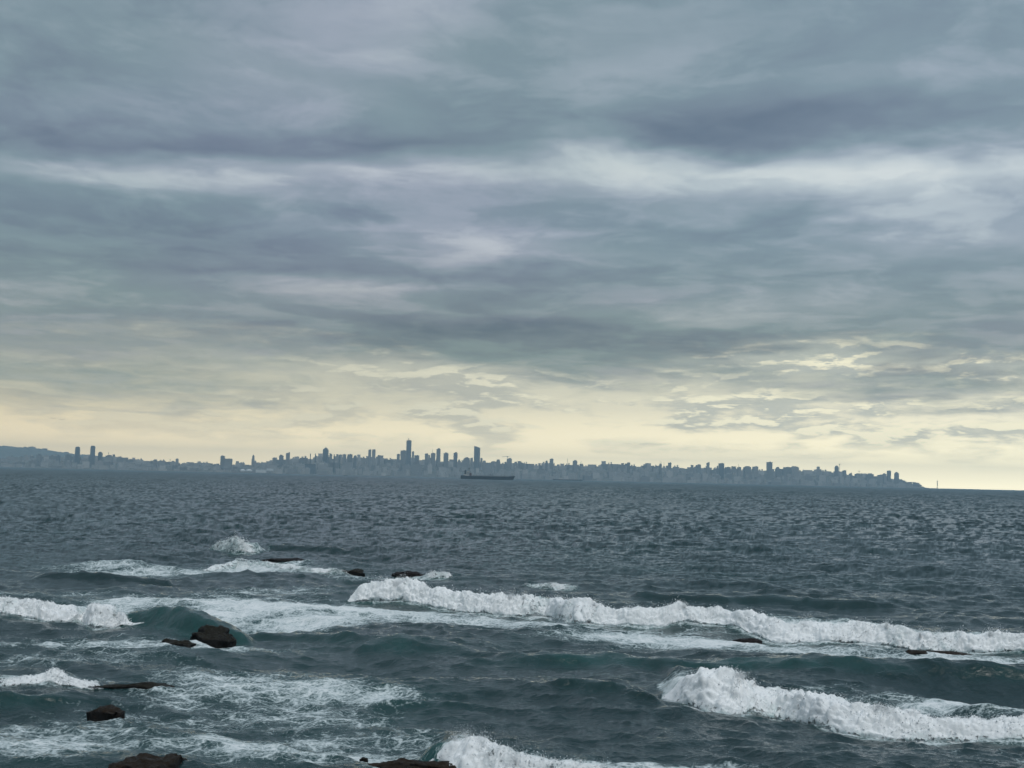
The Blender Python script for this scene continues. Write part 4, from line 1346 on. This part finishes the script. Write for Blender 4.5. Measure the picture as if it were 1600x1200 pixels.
# aerials
for (x, yt, label) in [(265.8, 716.5, "thin aerial above the low left roofs"), (886.8, 716.5, "thin aerial right of the dark square tower"), (1037.6, 722.5, "aerial beside the slim dark tower in the even roofs"), (907.8, 721, "short aerial right of the square block in the even roofs")]:
    D = shore_dist(x) + 750
    p = at(x, yt, D)
    o = empty("radio_mast", (p[0], D, 1.0))
    tag(o, label, "mast", "aerials on the roofs")
    part("pole", rect(2.0, 2.0), 0, p[2] - 1, M_DARK, o)
    part("cross_bar", rect(6.0, 1.0), p[2] - 9, p[2] - 8, M_DARK, o)

# white sheds and tents on the quay below the slender tower
def shed(x0, x1, yt, yb, label, peak):
    D = shore_dist((x0 + x1) / 2) - 20
    a, b = at(x0, yt, D), at(x1, yt, D)
    w, zt = b[0] - a[0], a[2]
    zb = max(0.6, at((x0 + x1) / 2, yb, D)[2])
    o = empty("quay_shed" if not peak else "quay_tent", ((a[0] + b[0]) / 2, D, zb))
    tag(o, label, "shed" if not peak else "tent", "white sheds and tents on the quay")
    h = max(zt - zb, 6)
    if peak:
        part("wall", rect(w, 20), 0, h * 0.45, M_WHITE, o)
        V = [(-w / 2, -10, h * .45), (w / 2, -10, h * .45), (w / 2, 10, h * .45), (-w / 2, 10, h * .45), (-w * 0.1, 0, h), (w * 0.1, 0, h)]
        link_mesh("roof", V, [(0, 1, 5, 4), (2, 3, 4, 5), (1, 2, 5), (3, 0, 4)], M_WHITE, o)
    else:
        part("wall", rect(w, 24), 0, h - 2, M_WHITE, o)
        part("roof", rect(w * 1.02, 25), h - 2, h, M_WHITE, o)
shed(400, 415.8, 733.5, 738.5, "largest white shed on the quay below the slender dark tower", False)
shed(376, 383, 732.6, 736.2, "left white tent on the quay", True)
shed(384.5, 394, 732.8, 736.2, "right white tent on the quay", True)
shed(417, 427, 732.0, 735.5, "pale shed right of the largest white shed", False)
# dark hall of the power station
D = shore_dist(486) + 160
a, b = at(477.5, 725, D), at(493, 725, D)
o = empty("power_station_hall", ((a[0] + b[0]) / 2, D, 0.5))
tag(o, "dark wide hall on the shore below the two left chimneys", "hall")
part("wall", rect(b[0] - a[0], 40), 0, a[2] - 6, M_GLASS, o)
part("roof", rect((b[0] - a[0]) * 1.04, 42), a[2] - 6, a[2], M_DARK, o)

# harbour beacon off the cape
D = 9800.0
a = at(1464.5, 751, D)
s = D / FPX
o = empty("harbour_beacon", (a[0], D, -1.0))
tag(o, "lone thin beacon standing in the sea off the tip of the cape", "beacon")
part("base", rect(9, 9), 0, 5, M_TOWER, o)
part("shaft", rect(3.6, 3.6), 5, a[2] - 6, M_DARK, o)
part("gallery", rect(6.0, 6.0), a[2] - 6, a[2] - 4.5, M_DARK, o)
part("lantern", rect(3.8, 3.8), a[2] - 4.5, a[2], M_DARK, o)

# ------------------------------------------------------------------ ships
def paint(name, col, rgh=0.6):
    m, n, p, _ = new_mat(name)
    g = n.n.new('ShaderNodeTexCoord').outputs['Object']
    n1, _ = n.noise(g, 0.15, 5.0, 0.65, 0.0, dims='3D')
    n.l.new(n.mulc(col, n.mix(n1, (0.7, 0.68, 0.66), (1.2, 1.2, 1.2))), p.inputs['Base Color'])
    p.inputs['Roughness'].default_value = rgh
    return m
S_HULL = paint("navy_hull_paint", (0.004, 0.006, 0.012))
S_RED = paint("rust_red_paint", (0.10, 0.030, 0.022))
S_WHITE = paint("ship_cream_paint", (0.55, 0.53, 0.48))
S_BLACK = paint("funnel_black_paint", (0.010, 0.011, 0.013))
S_GREY = paint("deck_grey_paint", (0.16, 0.17, 0.17))

def hull_mesh(L, Bm, fb, sheer_bow, sheer_stern, parent, mat):
    st = np.linspace(0, 1, 41)
    V, F = [], []
    rows = 5
    for t in st:
        x = (t - 0.5) * L
        half = Bm / 2 * (1 - max(0, (t - 0.86) / 0.14) ** 1.8) * (1 - 0.35 * max(0, (0.07 - t) / 0.07) ** 1.6)
        top = fb + sheer_bow * max(0, (t - 0.90) / 0.10) ** 0.6 + sheer_stern * (1 if t < 0.10 else 0)
        rake = 9.0 * max(0, (t - 0.9) / 0.1)
        for j in range(rows):
            z = -3 + (top + 3) * j / (rows - 1)
            flare = half * (0.80 + 0.20 * (j / (rows - 1))) + 0.3
            V.append((x + rake * (j / (rows - 1)), -flare, z))
            V.append((x + rake * (j / (rows - 1)), flare, z))
    n = rows * 2
    for i in range(len(st) - 1):
        for j in range(rows - 1):
            a = i * n + j * 2
            F.append((a, a + n, a + n + 2, a + 2))
            F.append((a + 1, a + 3, a + n + 3, a + n + 1))
        a = i * n + (rows - 1) * 2
        F.append((a, a + n, a + n + 1, a + 1))
    for j in range(rows - 1):
        F.append((j * 2, j * 2 + 2, j * 2 + 3, j * 2 + 1))
        a = (len(st) - 1) * n + j * 2
        F.append((a, a + 1, a + 3, a + 2))
    return link_mesh("hull", V, F, mat, parent)

D = 4800.0
s = D / FPX
pl, pr = at(720, 744, D), at(804.6, 744, D)
L = pr[0] - pl[0] - 8
o = empty("tanker_ship", ((pl[0] + pr[0]) / 2 - 4, D, 0.0))
tag(o, "long dark navy tanker with its bridge at the left end", "ship", "ships off the far shore")
hull_mesh(L, 34, 11.0, 3.2, 1.5, o, S_HULL)
X0 = -L / 2
def sbox(name, x0, x1, z0, z1, d, mat, par=o):
    return part(name, rect((x1 - x0) * s, d, 0, X0 + (x0 + x1) / 2 * s), z0, z1, mat, par)
h0 = 12.6
ss = sbox("superstructure", 8.5, 12.5, 11.2, h0 + 11, 24, S_WHITE)
sbox("bridge", 9.6, 13.6, h0 + 11, h0 + 15, 32, S_WHITE)
part("bridge_windows", rect(1.2, 29, 0, X0 + 13.6 * s + 0.4), h0 + 12.3, h0 + 14.2, S_BLACK, ss)
sbox("engine_casing", 13.5, 16.8, 11.2, h0 + 9, 18, S_RED)
sbox("funnel", 5.6, 8.2, h0 + 2, h0 + 17.5, 9, S_BLACK)
sbox("funnel_casing", 5.0, 9.0, 12.7, h0 + 4, 20, S_WHITE)
sbox("radar_mast", 12.4, 13.1, h0 + 15, h0 + 27, 2.0, S_GREY)
sbox("radar_arm", 11.4, 14.2, h0 + 22, h0 + 24, 1.5, S_BLACK)
for q in np.linspace(20, 76, 14):
    sbox("deck_post", q, q + 0.45, 11.2, 11.2 + (7.5 if int(q) % 3 == 0 else 4.0), 1.2, S_GREY)
sbox("pipe_rack", 18, 74, 11.3, 13.2, 3.0, S_GREY)
for q in (46.0, 49.5):
    sbox("hose_crane", q, q + 0.6, 11.2, 21, 1.4, S_GREY)
sbox("forecastle_mast", 79.6, 80.1, 14.4, 23, 1.2, S_GREY)
# second ship, paler, further off
D = 8000.0
s = D / FPX
pl, pr = at(863, 748, D), at(909.5, 748, D)
o2 = empty("cargo_barge", ((pl[0] + pr[0]) / 2, D, 0.0))
tag(o2, "low hazy barge lying close under the shore right of the dark tanker", "ship", "ships off the far shore")
hull_mesh(pr[0] - pl[0] - 6, 22, 6.0, 1.2, 1.0, o2, S_HULL)
part("deckhouse", rect(18, 12, 0, -38), 6.1, 14, S_WHITE, o2)
part("mast", rect(1.2, 1.2, 0, -36), 14, 22, S_GREY, o2)
# small boat
D = 5600.0
a = at(539.3, 742, D)
o3 = empty("motor_boat", (a[0], D, 0.0))
tag(o3, "tiny dark boat alone on the water left of the tanker", "boat", None)
hull_mesh(7.0, 2.6, 1.8, 0.7, 0.2, o3, S_BLACK)
part("cabin", rect(2.6, 1.8, 0, -0.6), 1.9, 4.2, S_BLACK, o3)

# ------------------------------------------------------------------ two gulls far off
gull_mat, gb, gp, _ = new_mat("gull_feathers")
gp.inputs['Base Color'].default_value = (0.22, 0.22, 0.23, 1)
def gull(px, py, label, bank, flap):
    D = 330.0
    p = at(px, py, D)
    o = empty("gull", p)
    o.rotation_euler = (0, bank, 0.3)
    tag(o, label, "bird", "two gulls in the distance")
    n = 10
    V, F = [], []
    for (x, r) in ((-0.24, 0.01), (-0.15, 0.05), (0.0, 0.075), (0.13, 0.055), (0.2, 0.035), (0.26, 0.008)):
        V += [(r * math.cos(t * 2 * math.pi / n), x, r * math.sin(t * 2 * math.pi / n)) for t in range(n)]
    for i in range(5):
        F += [(i * n + t, i * n + (t + 1) % n, (i + 1) * n + (t + 1) % n, (i + 1) * n + t) for t in range(n)]
    link_mesh("body", V, F, gull_mat, o, True)
    for sd in (-1, 1):
        V, F = [], []
        for (x, z, c, sw) in ((0.04, 0.02, 0.16, 0.05), (0.28, 0.02 + flap * 0.5, 0.15, 0.07), (0.52, 0.02 + flap * 0.35, 0.10, 0.0), (0.70, flap * 0.05, 0.02, -0.09)):
            for (dy, dz) in ((-c / 2, 0), (0, 0.018), (c / 2, 0.005), (0, -0.008)):
                V.append((sd * x, sw + dy, z + dz))
        for i in range(3):
            for j in range(4):
                F.append((i * 4 + j, i * 4 + (j + 1) % 4, i * 4 + 4 + (j + 1) % 4, i * 4 + 4 + j))
        F.append((12, 13, 14, 15))
        link_mesh("wing", V, F, gull_mat, o, True)
    V = [(-0.03, -0.22, 0), (0.03, -0.22, 0), (0.07, -0.36, 0), (-0.07, -0.36, 0), (-0.03, -0.22, 0.012), (0.03, -0.22, 0.012), (0.07, -0.36, 0.006), (-0.07, -0.36, 0.006)]
    link_mesh("tail", V, [(0, 1, 2, 3), (7, 6, 5, 4), (0, 4, 5, 1), (1, 5, 6, 2), (2, 6, 7, 3), (3, 7, 4, 0)], gull_mat, o)
gull(83, 654, "left one of two distant gulls above the hill", 0.12, 0.22)
gull(97, 655.5, "right one of two distant gulls above the hill", -0.1, 0.12)

# ------------------------------------------------------------------ sea air
hz = bpy.data.meshes.new("haze")
bm = bmesh.new()
bmesh.ops.create_cube(bm, size=1.0)
for v in bm.verts:
    v.co = (v.co.x * 36000, 7500 + v.co.y * 19000, 134.0 + v.co.z * 272.0)
bm.to_mesh(hz)
bm.free()
hm = bpy.data.materials.new("sea_haze")
hm.use_nodes = True
hm.node_tree.nodes.clear()
ho = hm.node_tree.nodes.new('ShaderNodeOutputMaterial')
hv = hm.node_tree.nodes.new('ShaderNodeVolumePrincipled')
hv.inputs['Color'].default_value = (0.58, 0.84, 1.0, 1)
hv.inputs['Density'].default_value = 6.8e-5
hv.inputs['Anisotropy'].default_value = 0.1
hm.node_tree.links.new(hv.outputs[0], ho.inputs['Volume'])
hz.materials.append(hm)
haze = bpy.data.objects.new("haze", hz)
COL.objects.link(haze)
tag(haze, "thin blue grey sea haze in front of the far city", None, None, 'stuff')
